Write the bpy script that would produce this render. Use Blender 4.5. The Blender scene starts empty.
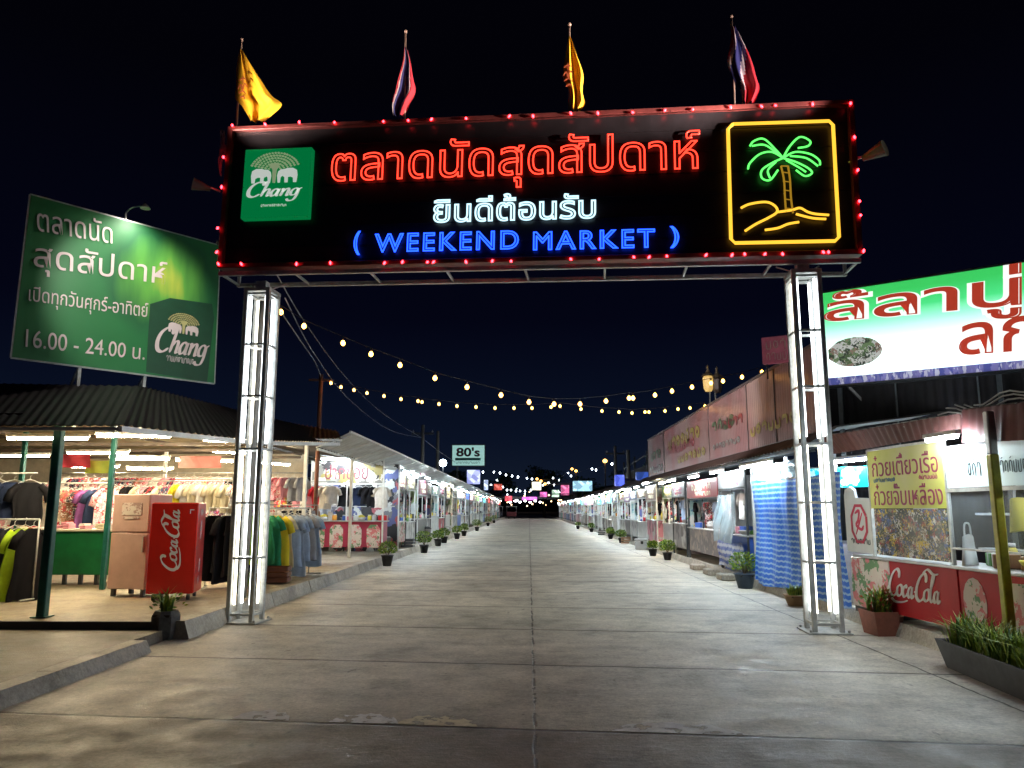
import bpy, math, random
from mathutils import Vector, Matrix
R = random.Random(7)
SC = bpy.context.scene
COL = SC.collection
# ------------------------------------------------------------------ camera
H, F = 1.6, 769.0
PITCH = math.atan(125/769.); YAW = math.atan(17/769.*math.cos(PITCH))
cam = bpy.data.cameras.new('camera'); cam.sensor_width = 36; cam.lens = F*36/1024
cam.clip_start = .05; cam.clip_end = 1500
camo = bpy.data.objects.new('camera', cam); COL.objects.link(camo)
camo.location = (0, 0, H); camo.rotation_euler = (math.pi/2+PITCH, 0, YAW)
SC.camera = camo
# ------------------------------------------------------------------ night sky
w = bpy.data.worlds.new('World'); SC.world = w; w.use_nodes = True
nt = w.node_tree; bg = nt.nodes['Background']
tc = nt.nodes.new('ShaderNodeTexCoord'); sx = nt.nodes.new('ShaderNodeSeparateXYZ')
rp = nt.nodes.new('ShaderNodeValToRGB')
nt.links.new(tc.outputs['Generated'], sx.inputs[0]); nt.links.new(sx.outputs['Z'], rp.inputs[0])
nt.links.new(rp.outputs[0], bg.inputs[0])
el = rp.color_ramp.elements
el[0].position = 0; el[0].color = (.0068, .0115, .024, 1)
el[1].position = .5; el[1].color = (.0007, .0007, .0022, 1)
e = el.new(.09); e.color = (.0030, .0058, .0165, 1)
e = el.new(.24); e.color = (.0011, .0015, .0065, 1)
bg.inputs[1].default_value = .36
SC.view_settings.view_transform = 'Standard'; SC.view_settings.look = 'None'
SC.view_settings.exposure = 1.5; SC.view_settings.gamma = 1
SC.cycles.use_denoising = True
SC.cycles.max_bounces = 6; SC.cycles.diffuse_bounces = 3; SC.cycles.glossy_bounces = 3
SC.cycles.transparent_max_bounces = 12; SC.cycles.transmission_bounces = 4
SC.cycles.sample_clamp_indirect = 4; SC.cycles.caustics_reflective = False; SC.cycles.caustics_refractive = False
try: SC.cycles.use_light_tree = True
except Exception: pass

# ------------------------------------------------------------------ pixel helpers (a pixel and a real distance give a point)
def ray(px, py):
    x = (px-512)/F; y = (384-py)/F
    cp, sp = math.cos(PITCH), math.sin(PITCH)
    d = (x, cp-sp*y, sp+cp*y)
    c, s = math.cos(YAW), math.sin(YAW)
    return Vector((c*d[0]-s*d[1], s*d[0]+c*d[1], d[2]))
def at(px, py, Y): d = ray(px, py); return Vector((0, 0, H))+d*(Y/d.y)
def AX(px, py, X): d = ray(px, py); return Vector((0, 0, H))+d*(X/d.x)
def G(px, py, z=0.0): d = ray(px, py); return Vector((0, 0, H))+d*((z-H)/d.z)
# ------------------------------------------------------------------ materials
def L(r, g=None, b=None):
    f = lambda v: (v/255/12.92 if v/255 <= .04045 else ((v/255+.055)/1.055)**2.4)
    return (f(r), f(g), f(b))
MC = {}
def mat(name, col, rough=.6, metal=0, vary=.18, scale=4, bump=0, spec=.5, emis=None, es=0, alpha=1):
    if name in MC: return MC[name]
    m = bpy.data.materials.new(name); m.use_nodes = True; n = m.node_tree; p = n.nodes['Principled BSDF']
    p.inputs['Roughness'].default_value = rough; p.inputs['Metallic'].default_value = metal
    p.inputs['Specular IOR Level'].default_value = spec
    p.inputs['Base Color'].default_value = (*col, 1)
    if vary or bump:
        t = n.nodes.new('ShaderNodeTexCoord'); z = n.nodes.new('ShaderNodeTexNoise')
        z.inputs['Scale'].default_value = scale; z.inputs['Detail'].default_value = 6; z.inputs['Roughness'].default_value = .65
        n.links.new(t.outputs['Object'], z.inputs['Vector'])
        if vary:
            r = n.nodes.new('ShaderNodeValToRGB'); r.color_ramp.elements[0].position = .3; r.color_ramp.elements[1].position = .7
            r.color_ramp.elements[0].color = (*[c*(1-vary) for c in col], 1); r.color_ramp.elements[1].color = (*[min(1, c*(1+vary)) for c in col], 1)
            n.links.new(z.outputs['Fac'], r.inputs[0]); n.links.new(r.outputs[0], p.inputs['Base Color'])
        if bump:
            b = n.nodes.new('ShaderNodeBump'); b.inputs['Strength'].default_value = bump; b.inputs['Distance'].default_value = .02
            n.links.new(z.outputs['Fac'], b.inputs['Height']); n.links.new(b.outputs[0], p.inputs['Normal'])
    if emis:
        p.inputs['Emission Color'].default_value = (*emis, 1); p.inputs['Emission Strength'].default_value = es
    if alpha < 1: p.inputs['Alpha'].default_value = alpha
    MC[name] = m; return m
def glow(name, col, s):
    return mat(name, tuple(.25*c for c in col), .5, vary=0, emis=col, es=s)
def patch(name, cols, scale=3, rough=.6, stretch=(1, 1, 1), emis=0, voronoi=True, bump=0, metal=0):
    """printed or mixed surface: cells of several colours"""
    if name in MC: return MC[name]
    m = bpy.data.materials.new(name); m.use_nodes = True; n = m.node_tree; p = n.nodes['Principled BSDF']
    t = n.nodes.new('ShaderNodeTexCoord'); mp = n.nodes.new('ShaderNodeMapping'); mp.inputs['Scale'].default_value = stretch
    n.links.new(t.outputs['Object'], mp.inputs[0])
    z0 = n.nodes.new('ShaderNodeTexNoise'); z0.inputs['Scale'].default_value = scale*1.5; z0.inputs['Detail'].default_value = 4
    n.links.new(mp.outputs[0], z0.inputs['Vector'])
    if voronoi:
        mx = n.nodes.new('ShaderNodeMix'); mx.data_type = 'VECTOR'; mx.inputs[0].default_value = .25
        n.links.new(mp.outputs[0], mx.inputs[4]); n.links.new(z0.outputs['Color'], mx.inputs[5])
        v = n.nodes.new('ShaderNodeTexVoronoi'); v.inputs['Scale'].default_value = scale*1.3
        n.links.new(mx.outputs[1], v.inputs['Vector'])
        sp = n.nodes.new('ShaderNodeSeparateColor'); n.links.new(v.outputs['Color'], sp.inputs[0]); src = sp.outputs[0]
    else: src = z0.outputs['Fac']
    r = n.nodes.new('ShaderNodeValToRGB'); cr = r.color_ramp; cr.interpolation = 'CONSTANT' if voronoi else 'LINEAR'
    k = len(cols)
    lo, hi = (0, 1) if voronoi else (.3, .7)
    while len(cr.elements) < k: cr.elements.new(.5)
    for i, c in enumerate(cols):
        cr.elements[i].position = lo+(hi-lo)*i/(k if voronoi else max(1, k-1)); cr.elements[i].color = (*c, 1)
    n.links.new(src, r.inputs[0]); n.links.new(r.outputs[0], p.inputs['Base Color'])
    p.inputs['Roughness'].default_value = rough; p.inputs['Metallic'].default_value = metal
    if emis: n.links.new(r.outputs[0], p.inputs['Emission Color']); p.inputs['Emission Strength'].default_value = emis
    if bump:
        b = n.nodes.new('ShaderNodeBump'); b.inputs['Strength'].default_value = bump; b.inputs['Distance'].default_value = .02
        n.links.new(z0.outputs['Fac'], b.inputs['Height']); n.links.new(b.outputs[0], p.inputs['Normal'])
    MC[name] = m; return m

# ------------------------------------------------------------------ mesh building
class MB:
    def __init__(s): s.v = []; s.f = []; s.m = []; s.sm = []
    def add(s, vs, fs, mi=0, smooth=False):
        o = len(s.v); s.v += [tuple(v) for v in vs]; s.f += [tuple(i+o for i in f) for f in fs]; s.m += [mi]*len(fs); s.sm += [smooth]*len(fs); return s
    def box(s, x0, x1, y0, y1, z0, z1, mi=0, M=None, bev=0):
        if bev:
            b = min(bev, (x1-x0)*.4, (y1-y0)*.4, (z1-z0)*.4); vs = []; 
            for X, sx_ in ((x0, 1), (x1, -1)):
                for Y, sy_ in ((y0, 1), (y1, -1)):
                    for Z, sz_ in ((z0, 1), (z1, -1)):
                        vs += [(X, Y+sy_*b, Z+sz_*b), (X+sx_*b, Y, Z+sz_*b), (X+sx_*b, Y+sy_*b, Z)]
            if M: vs = [M@Vector(v) for v in vs]
            q = lambda i, j, k: (i*4+j*2+k)*3
            F_ = [(q(0,0,0),q(0,0,1),q(0,1,1),q(0,1,0)), (q(1,0,0),q(1,1,0),q(1,1,1),q(1,0,1)),
                  (q(0,0,0)+1,q(1,0,0)+1,q(1,0,1)+1,q(0,0,1)+1), (q(0,1,0)+1,q(0,1,1)+1,q(1,1,1)+1,q(1,1,0)+1),
                  (q(0,0,0)+2,q(0,1,0)+2,q(1,1,0)+2,q(1,0,0)+2), (q(0,0,1)+2,q(1,0,1)+2,q(1,1,1)+2,q(0,1,1)+2)]
            for k in (0, 1):
                for j in (0, 1): F_.append((q(0,j,k)+1,q(0,j,k)+2,q(1,j,k)+2,q(1,j,k)+1))
                for i in (0, 1): F_.append((q(i,0,k),q(i,0,k)+2,q(i,1,k)+2,q(i,1,k)))
            for i in (0, 1):
                for j in (0, 1): F_.append((q(i,j,0),q(i,j,0)+1,q(i,j,1)+1,q(i,j,1)))
            for i in (0, 1):
                for j in (0, 1):
                    for k in (0, 1): F_.append((q(i,j,k),q(i,j,k)+1,q(i,j,k)+2))
            return s.add(vs, F_, mi)
        vs = [(x, y, z) for x in (x0, x1) for y in (y0, y1) for z in (z0, z1)]
        if M: vs = [M@Vector(v) for v in vs]
        return s.add(vs, [(0,1,3,2),(4,6,7,5),(0,4,5,1),(2,3,7,6),(0,2,6,4),(1,5,7,3)], mi)
    def bar(s, a, b, t=.05, mi=0, n=4, r2=None):
        """bar or rod from a to b"""
        return s.tube([a, b], t, n, mi, r2)
    def tube(s, pts, r=.02, n=8, mi=0, r2=None, cap=True):
        P = [Vector(p) for p in pts]; vs = []; k = len(P); fs = []
        up0 = None
        for i, p in enumerate(P):
            t = (P[min(i+1, k-1)]-P[max(i-1, 0)]); t = t.normalized() if t.length > 1e-9 else Vector((0, 0, 1))
            if up0 is None: up0 = Vector((0, 0, 1)) if abs(t.z) < .9 else Vector((0, 1, 0))
            u = t.cross(up0); u = u.normalized() if u.length > 1e-6 else Vector((1, 0, 0)); v = u.cross(t).normalized(); up0 = v
            rr = (r[i] if isinstance(r, (list, tuple)) else (r if r2 is None else r+(r2-r)*i/(k-1)))
            for j in range(n):
                a = 2*math.pi*(j+.5)/n; vs.append(p+u*(rr*math.cos(a))+v*(rr*math.sin(a)))
        for i in range(k-1):
            for j in range(n): fs.append((i*n+j, i*n+(j+1) % n, (i+1)*n+(j+1) % n, (i+1)*n+j))
        if cap: fs.append(tuple(range(n))[::-1]); fs.append(tuple(range((k-1)*n, k*n)))
        return s.add(vs, fs, mi, n > 5)
    def lathe(s, prof, n=14, mi=0, c=(0, 0, 0), sm=True):
        vs = []; fs = []; k = len(prof)
        for r, z in prof:
            for j in range(n): a = 2*math.pi*j/n; vs.append((c[0]+r*math.cos(a), c[1]+r*math.sin(a), c[2]+z))
        for i in range(k-1):
            for j in range(n): fs.append((i*n+j, i*n+(j+1) % n, (i+1)*n+(j+1) % n, (i+1)*n+j))
        fs.append(tuple(range(n))[::-1]); fs.append(tuple(range((k-1)*n, k*n)))
        return s.add(vs, fs, mi, sm)
    def grid(s, fn, nu, nv, mi=0, smooth=True, wrap=False):
        vs = [fn(i/nu, j/nv) for j in range(nv+1) for i in range(nu+1)]
        fs = [(j*(nu+1)+i, j*(nu+1)+i+1, (j+1)*(nu+1)+i+1, (j+1)*(nu+1)+i) for j in range(nv) for i in range(nu)]
        return s.add(vs, fs, mi, smooth)
    def poly(s, pts, y0, y1, mi=0, M=None):
        """outline in the x-z plane given thickness along y"""
        n = len(pts); vs = [(p[0], y0, p[1]) for p in pts]+[(p[0], y1, p[1]) for p in pts]
        if M: vs = [M@Vector(v) for v in vs]
        fs = [tuple(range(n)), tuple(range(n, 2*n))[::-1]]+[(i, i+n, (i+1) % n+n, (i+1) % n) for i in range(n)]
        return s.add(vs, fs, mi)
    def build(s, name, mats, parent=None, loc=None, rz=0):
        me = bpy.data.meshes.new(name); me.from_pydata(s.v, [], s.f); me.update()
        if not isinstance(mats, (list, tuple)): mats = [mats]
        for m in mats: me.materials.append(m)
        me.polygons.foreach_set('material_index', s.m); me.polygons.foreach_set('use_smooth', s.sm)
        o = bpy.data.objects.new(name, me); COL.objects.link(o)
        if parent: o.parent = parent
        if loc is not None: o.location = loc
        o.rotation_euler.z = rz
        return o
def tag(o, label=None, cat=None, group=None, kind=None):
    if label: o['label'] = label
    if cat: o['category'] = cat
    if group: o['group'] = group
    if kind: o['kind'] = kind
    return o
def thing(name, label, cat, loc=(0, 0, 0), rz=0, group=None):
    o = bpy.data.objects.new(name, None); COL.objects.link(o); o.empty_display_size = .2
    o.location = loc; o.rotation_euler = (0, 0, rz); return tag(o, label, cat, group)
def struct(name, mb, m): return tag(mb.build(name, m), kind='structure')
def copy_tree(o, parent=None, data=None):
    c = o.copy(); COL.objects.link(c); c.parent = parent
    for ch in list(o.children): copy_tree(ch, c)
    return c
# ---- lettering
TX = {}
def text_geo(s, neon=0, shear=0, res=4, sp=1.0):
    key = (s, neon, shear, res, sp)
    if key in TX: return TX[key]
    c = bpy.data.curves.new('t', 'FONT'); c.body = s; c.shear = shear; c.resolution_u = res; c.space_character = sp
    if neon: c.fill_mode = 'NONE'; c.bevel_depth = neon; c.bevel_resolution = 1
    else: c.extrude = .003
    o = bpy.data.objects.new('t', c); COL.objects.link(o)
    bpy.context.view_layer.update()
    me = bpy.data.meshes.new_from_object(o.evaluated_get(bpy.context.evaluated_depsgraph_get()))
    vs = [v.co.copy() for v in me.vertices]; fs = [tuple(p.vertices) for p in me.polygons]
    bpy.data.objects.remove(o); bpy.data.curves.remove(c); bpy.data.meshes.remove(me)
    TX[key] = (vs, fs); return TX[key]
def text(mb, s, x0, x1, z0, z1, y, mi=0, neon=0, shear=0, keep=False, sp=1.0):
    """letters fitted to a box of the x-z plane, facing -y"""
    vs, fs = text_geo(s, neon, shear, sp=sp)
    if not vs: return
    ax = min(v.x for v in vs); bx = max(v.x for v in vs); az = min(v.y for v in vs); bz = max(v.y for v in vs)
    kx = (x1-x0)/(bx-ax); kz = (z1-z0)/(bz-az)
    if keep: kx = kz = min(kx, kz)
    d = 1 if not neon else kz
    mb.add([(x0+(v.x-ax)*kx, y-v.z*d, z0+(v.y-az)*kz) for v in vs], fs, mi, bool(neon))
def spline(pts, k=6, closed=False):
    P = [Vector(p) for p in pts]; out = []; n = len(P)
    for i in range(n if closed else n-1):
        g = (lambda j: P[j % n]) if closed else (lambda j: P[max(0, min(n-1, j))])
        a, b, c, d = g(i-1), g(i), g(i+1), g(i+2)
        for q in range(k):
            t = q/k; out.append(.5*((2*b)+(c-a)*t+(2*a-5*b+4*c-d)*t*t+(3*b-a-3*c+d)*t**3))
    out.append(P[0] if closed else P[-1]); return out
def ribbon(mb, pts, wd, y, mi=0, tf=None, th=.006, k=6, closed=False, pen=None):
    """flat pen stroke in the x-z plane; broad-nib width follows the stroke's direction"""
    S = spline([(p[0], 0, p[1]) for p in pts], k, closed); n = len(S); vs = []
    for i, p in enumerate(S):
        t = S[min(i+1, n-1)]-S[max(i-1, 0)]; t = t.normalized() if t.length > 1e-9 else Vector((1, 0, 0))
        nx, nz = -t.z, t.x
        ww = wd if pen is None else wd*(.32+.68*abs(t.z*math.cos(pen)-t.x*math.sin(pen)*-1 if False else abs(t.z*.93-t.x*.35)))
        if not closed: ww *= min(1, .35+min(i, n-1-i)/3)
        for sgn in (-1, 1):
            x, z = p.x+nx*ww/2*sgn, p.z+nz*ww/2*sgn
            if tf: x, z = tf(x, z)
            vs.append((x, y, z))
    m = len(vs); vs += [(v[0], y-th, v[2]) for v in vs]; fs = []
    for i in range(n-1):
        a = 2*i; fs += [(m+a, m+a+1, m+a+3, m+a+2), (a, m+a, m+a+2, a+2), (a+1, a+3, m+a+3, m+a+1)]
    mb.add(vs, fs, mi)
def script_coca(mb, x0, x1, z0, z1, y, mi=0, rot=False):
    """flowing script word, drawn stroke by stroke"""
    def tf(x, z):
        u = (x+z*.28+.15)/9.1; v = (z+.75)/3.4
        return (x1-(x1-x0)*v, z0+(z1-z0)*u) if rot else (x0+(x1-x0)*u, z0+(z1-z0)*v)
    W = .34; P = dict(y=y, mi=mi, tf=tf, pen=1)
    W = .42
    ribbon(mb, [(1.75,1.55),(1.75,2.05),(1.3,2.3),(.65,1.95),(.15,1.05),(.2,.25),(.75,-.1),(1.3,.1),(1.7,.55)], W, **P)
    ribbon(mb, [(.3,-.1),(1.2,-.55),(2.6,-.5),(3.6,-.25)], W*.8, **P)
    ribbon(mb, [(2.05,.95),(1.6,.7),(1.6,.15),(2.0,0),(2.4,.3),(2.4,.8)], W*.85, closed=True, **P)
    ribbon(mb, [(3.25,.75),(3.1,.98),(2.8,.85),(2.62,.4),(2.85,.02),(3.2,.1),(3.45,.35)], W*.85, **P)
    ribbon(mb, [(4.15,.9),(3.75,.85),(3.55,.4),(3.75,.02),(4.1,.25),(4.2,.9),(4.15,.2),(4.35,.02),(4.6,.3)], W*.85, **P)
    ribbon(mb, [(4.6,.55),(5.0,.6)], W*.8, **P)
    ribbon(mb, [(6.45,1.5),(6.45,2.0),(6.05,2.2),(5.4,1.75),(5.0,.95),(5.05,.2),(5.55,-.1),(6.1,.1),(6.45,.5)], W, **P)
    ribbon(mb, [(5.8,2.15),(6.6,2.6),(7.6,2.25),(8.4,2.35)], W*.8, **P)
    ribbon(mb, [(6.75,.95),(6.35,.7),(6.35,.15),(6.75,0),(7.1,.3),(7.1,.8)], W*.85, closed=True, **P)
    ribbon(mb, [(7.2,.7),(7.6,1.5),(7.72,2.1),(7.5,2.1),(7.35,1.2),(7.35,.25),(7.6,0),(7.85,.3)], W*.75, **P)
    ribbon(mb, [(8.5,.9),(8.1,.85),(7.9,.4),(8.1,.02),(8.45,.25),(8.55,.9),(8.5,.2),(8.7,.02),(8.95,.3)], W*.85, **P)
def script_chang(mb, x0, x1, z0, z1, y, mi=0):
    def tf(x, z): return x0+(x1-x0)*(x+z*.25+.1)/5.6, z0+(z1-z0)*(z+.7)/2.7
    W = .36; P = dict(y=y, mi=mi, tf=tf, pen=1)
    ribbon(mb, [(1.35,1.45),(1.3,1.85),(.85,1.95),(.3,1.5),(.1,.8),(.3,.15),(.8,0),(1.3,.35)], W, **P)
    ribbon(mb, [(1.35,1.7),(1.6,2.0),(1.68,1.8),(1.6,.9),(1.5,.02)], W*.8, **P)
    ribbon(mb, [(1.55,.5),(1.85,.95),(2.1,.9),(2.1,.4),(2.1,.08),(2.3,.15)], W*.8, **P)
    ribbon(mb, [(3.0,.9),(2.65,.95),(2.4,.5),(2.55,.05),(2.9,.3),(3.05,.95),(3.0,.15),(3.2,.1)], W*.8, **P)
    ribbon(mb, [(3.3,.85),(3.45,.95),(3.45,.5),(3.38,.02)], W*.8, **P)
    ribbon(mb, [(3.45,.5),(3.75,.95),(4.0,.9),(4.0,.4),(4.0,.08),(4.2,.15)], W*.8, **P)
    ribbon(mb, [(4.95,.9),(4.6,.98),(4.32,.6),(4.4,.15),(4.8,.2),(4.95,.9),(4.95,0),(4.75,-.55),(4.3,-.6),(4.15,-.35)], W*.75, **P)
    ribbon(mb, [(4.95,.85),(5.25,1.05)], W*.6, **P)
def elephants(mb, cx, cz, s, y, mi_w=0, mi_t=1):
    """two facing elephants under a round leafy tree"""
    half = [(.12,.0),(.22,.0),(.24,.28),(.3,.38),(.42,.3),(.44,0),(.58,0),(.58,.3),(.7,.32),(.82,.25),(.84,0),(.98,0),(1.02,.4),(.98,.68),(.8,.8),(.55,.8),(.4,.74),(.25,.74),(.12,.62),(.08,.4),(.1,.18)]
    for sg in (-1, 1):
        pts = [(cx+sg*(x+.06)*s*.5, cz+z*s*.42) for x, z in half]
        if sg < 0: pts = pts[::-1]
        mb.poly(pts, y-.008, y, mi_w)
    rr = random.Random(3)
    for ring in range(6):
        r = s*(.14+.085*ring); n = 5+ring*3
        for i in range(n+1):
            a = math.pi*(.1+.8*i/n); x = cx+r*math.cos(a)*1.0; z = cz+s*.30+r*math.sin(a)*.72
            d = s*.030*(1+.3*rr.random())
            mb.poly([(x-d, z), (x, z-d*.8), (x+d, z), (x, z+d*.8)], y-.008, y, mi_t)
    mb.poly([(cx-.03*s, cz), (cx+.03*s, cz), (cx+.05*s, cz+.3*s), (cx+.13*s, cz+.45*s), (cx-.13*s, cz+.45*s), (cx-.05*s, cz+.3*s)], y-.007, y, mi_t)
def squiggle(mb, x0, x1, z0, z1, y, mi=0, n=6, rr=None, wd=.16, neon=0):
    """illegible letter-like marks"""
    rr = rr or R; cw = (x1-x0)/n; h = z1-z0
    for i in range(n):
        cx = x0+cw*(i+.1); q = rr.randint(0, 3); W = cw*.72
        P = [[(0,.6),(.2,.95),(.8,.9),(.85,.5),(.85,0)], [(.1,.9),(.1,.1),(.5,0),(.85,.1),(.85,1.0)], [(.15,.1),(.1,.7),(.45,.95),(.85,.7),(.85,.0)], [(.8,.8),(.3,.95),(.1,.5),(.4,.1),(.8,.3),(.8,1.0)]][q]
        ribbon(mb, [(cx+p[0]*W, z0+p[1]*h*.85) for p in P], cw*wd, y, mi, k=3)
        if rr.random() < .3: ribbon(mb, [(cx+.3*W, z0+h*.95), (cx+.8*W, z0+h*1.05)], cw*wd, y, mi, k=2)
def corr(mb, A, B, C, D, pitch=.15, amp=.018, nv=1, mi=0, mi2=None, th=.012):
    """corrugated sheet A-B-C-D, ribs running from AB to DC"""
    A, B, C, D = map(Vector, (A, B, C, D)); n = max(2, int((B-A).length/pitch*4)); nr = (B-A).cross(D-A).normalized()
    if nr.z < 0: nr = -nr
    for s_, mm in ((0, mi), (-th, mi if mi2 is None else mi2)):
        mb.grid(lambda u, v: A.lerp(B, u).lerp(D.lerp(C, u), v)+nr*(amp*math.sin(u*n*math.pi/2)+s_), n, nv, mm, True)
def scatter_leaves(mb, c, rx, rz, n, ls=.05, mi=0, up=.3, rr=R):
    for _ in range(n):
        a = rr.uniform(0, 6.283); r = rr.random()**.6; q = rr.uniform(-.7, 1)
        p = Vector((c[0]+rx*r*math.cos(a)*math.sqrt(max(.05, 1-q*q*.8)), c[1]+rx*r*math.sin(a)*math.sqrt(max(.05, 1-q*q*.8)), c[2]+rz*q))
        d = Vector((math.cos(a), math.sin(a), rr.uniform(-.3, 1)+up)).normalized(); sd = d.cross(Vector((rr.uniform(-1, 1), rr.uniform(-1, 1), rr.uniform(-1, 1)))).normalized()
        l = ls*rr.uniform(.7, 1.5); mb.add([p-d*l*.3, p+sd*l*.33+d*l*.3, p+d*l, p-sd*l*.33+d*l*.3], [(0, 1, 2, 3)], mi+(rr.random() < .35))
def blades(mb, c, n, ln, spread, wd=.02, mi=0, rr=R, ly=0):
    for _ in range(n):
        a = rr.uniform(0, 6.283); b = Vector((c[0]+rr.uniform(-spread, spread)*.5, c[1]+rr.uniform(-ly, ly), c[2])); l = ln*rr.uniform(.5, 1.15)
        lean = rr.uniform(.3, 1.5); o = Vector((math.cos(a), math.sin(a), 0)); sd = Vector((-math.sin(a), math.cos(a), 0))
        p = [b, b+Vector((0, 0, l*.5))+o*l*.18*lean, b+Vector((0, 0, l*(.95-.25*lean)))+o*l*.6*lean]
        ww = wd*rr.uniform(.7, 1.2); 
        mb.add([p[0]-sd*ww*.4, p[0]+sd*ww*.4, p[1]+sd*ww*.5, p[1]-sd*ww*.5, p[2]], [(0, 1, 2, 3), (3, 2, 4)], mi+(rr.random() < .6))

# ------------------------------------------------------------------ common materials
steel = mat('galvanised_steel', (.42, .43, .42), .45, .6, .25, 9)
dsteel = mat('dark_painted_steel', (.05, .055, .06), .45, .3, .3, 9)
white = mat('white_paint', (.72, .72, .70), .5, vary=.12, scale=5)
wpole = mat('white_powder_coat', (.7, .71, .7), .4, .1, .15, 6)
tubeW = glow('fluorescent_tube_cool', (.80, .93, 1.0), 135)
tubeY = glow('fluorescent_tube_warm', (1.0, .82, .52), 120)
colW = glow('column_tube_white', (.88, .96, 1.0), 2.6)
colY = glow('column_tube_cream', (1.0, .93, .74), 2.0)
bulbW = glow('warm_bulb', (1.0, .44, .07), 6)
bulbC = glow('cool_bulb', (.85, .92, 1.0), 14)
blackp = mat('black_plastic', (.02, .02, .022), .5)
leafA = mat('leaf_green', (.10, .21, .03), .5, vary=.35, scale=20)
leafB = mat('leaf_yellow_green', (.32, .42, .05), .5, vary=.3, scale=20)
leafR = mat('leaf_red_orange', (.35, .08, .03), .5, vary=.3, scale=20)
soil = mat('soil', (.04, .03, .02), .95, bump=.4, scale=30)
#@@SETTING
# ------------------------------------------------------------------ ground
def concrete(name, base, joints=True, dark=.55):
    m = bpy.data.materials.new(name); m.use_nodes = True; n = m.node_tree; p = n.nodes['Principled BSDF']; lk = n.links.new
    t = n.nodes.new('ShaderNodeTexCoord')
    def noise(sc, det=8, st=(1, 1, 1), rough=.6):
        mp = n.nodes.new('ShaderNodeMapping'); mp.inputs['Scale'].default_value = st; lk(t.outputs['Object'], mp.inputs[0])
        z = n.nodes.new('ShaderNodeTexNoise'); z.inputs['Scale'].default_value = sc; z.inputs['Detail'].default_value = det; z.inputs['Roughness'].default_value = rough
        lk(mp.outputs[0], z.inputs['Vector']); return z.outputs['Fac']
    def ramp(f, a, b, ca, cb):
        r = n.nodes.new('ShaderNodeValToRGB'); r.color_ramp.elements[0].position = a; r.color_ramp.elements[1].position = b
        r.color_ramp.elements[0].color = (*ca, 1); r.color_ramp.elements[1].color = (*cb, 1); lk(f, r.inputs[0]); return r.outputs[0]
    def mul(a, b):
        x = n.nodes.new('ShaderNodeMix'); x.data_type = 'RGBA'; x.blend_type = 'MULTIPLY'; x.inputs[0].default_value = 1; lk(a, x.inputs[6]); lk(b, x.inputs[7]); return x.outputs[2]
    def M(op, a, b=None):
        x = n.nodes.new('ShaderNodeMath'); x.operation = op
        for i, q in enumerate((a, b)):
            if q is None: continue
            if isinstance(q, (int, float)): x.inputs[i].default_value = q
            else: lk(q, x.inputs[i])
        return x.outputs[0]
    c = ramp(noise(.5, 6, (1, 1, 1)), .34, .68, [v*.74 for v in base], [v*1.22 for v in base])
    g = lambda v: (v, v*.985, v*.96)
    c = mul(c, ramp(noise(2.4, 8, (1, 1.1, 1), .72), .30, .62, g(.70), g(1.12)))
    c = mul(c, ramp(noise(26, 8, (1, 1, 1), .8), .32, .68, g(.62), g(1.32))); c = mul(c, ramp(noise(9, 5), .62, .70, g(1), g(.72)))
    c = mul(c, ramp(noise(1.1, 10, (1, 1, 1), .78), .50, .60, g(1), g(.70)))
    c = mul(c, ramp(noise(7, 4, (1, .35, 1)), .66, .72, g(1), g(.55)))
    h = M('ADD', M('MULTIPLY', noise(60, 5), .5), M('MULTIPLY', noise(6, 8, (1, 2.5, 1)), 1.0))
    if joints:
        s = n.nodes.new('ShaderNodeSeparateXYZ'); lk(t.outputs['Object'], s.inputs[0])
        wob = M('MULTIPLY', M('SUBTRACT', noise(1.7, 5), .5), .06); wob2 = M('MULTIPLY', M('SUBTRACT', noise(22, 3), .5), .02)
        v = M('ADD', M('ADD', s.outputs['Y'], M('MULTIPLY', s.outputs['X'], .092)), M('ADD', wob, wob2))
        d = M('ABSOLUTE', M('SUBTRACT', M('FRACT', M('DIVIDE', M('SUBTRACT', v, 5.98-1.19), 2.38)), .5)); d = M('MULTIPLY', d, 2.38)
        d2 = M('ADD', M('ABSOLUTE', M('ADD', M('SUBTRACT', s.outputs['X'], .04), M('ADD', wob, wob2))), M('MULTIPLY', M('GREATER_THAN', noise(2.6, 3), .52), .012))
        d3 = M('ABSOLUTE', M('ADD', M('SUBTRACT', s.outputs['X'], 3.95), M('MULTIPLY', wob, 1.5)))
        jl = None
        for dd, wd in ((d, .034), (d2, .018), (d3, .018)):
            mr = n.nodes.new('ShaderNodeMapRange'); mr.inputs['From Min'].default_value = wd*.3; mr.inputs['From Max'].default_value = wd; lk(dd, mr.inputs[0])
            jl = mr.outputs[0] if jl is None else M('MULTIPLY', jl, mr.outputs[0])
        brk = ramp(noise(3.5, 4), .38, .5, (.35,)*3, (1,)*3)
        r = ramp(jl, 0, 1, (.16, .15, .14), (1, 1, 1))
        # soft dirty band beside each joint
        mr = n.nodes.new('ShaderNodeMapRange'); mr.inputs['From Max'].default_value = .14; lk(M('MINIMUM', d, d2), mr.inputs[0])
        c = mul(c, r); c = mul(c, ramp(mr.outputs[0], 0, 1, (.86, .85, .84), (1, 1, 1)))
        # the slab nearest the viewer is darker
        sl = n.nodes.new('ShaderNodeMapRange'); sl.inputs['From Min'].default_value = 5.97; sl.inputs['From Max'].default_value = 5.99; lk(v, sl.inputs[0])
        c = mul(c, ramp(sl.outputs[0], 0, 1, (.43, .385, .37), (1, 1, 1)))
        h = M('ADD', h, M('MULTIPLY', jl, .9))
    lk(c, p.inputs['Base Color'])
    lk(ramp(noise(3, 6), .3, .7, (.42,)*3, (.72,)*3), p.inputs['Roughness'])
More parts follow.
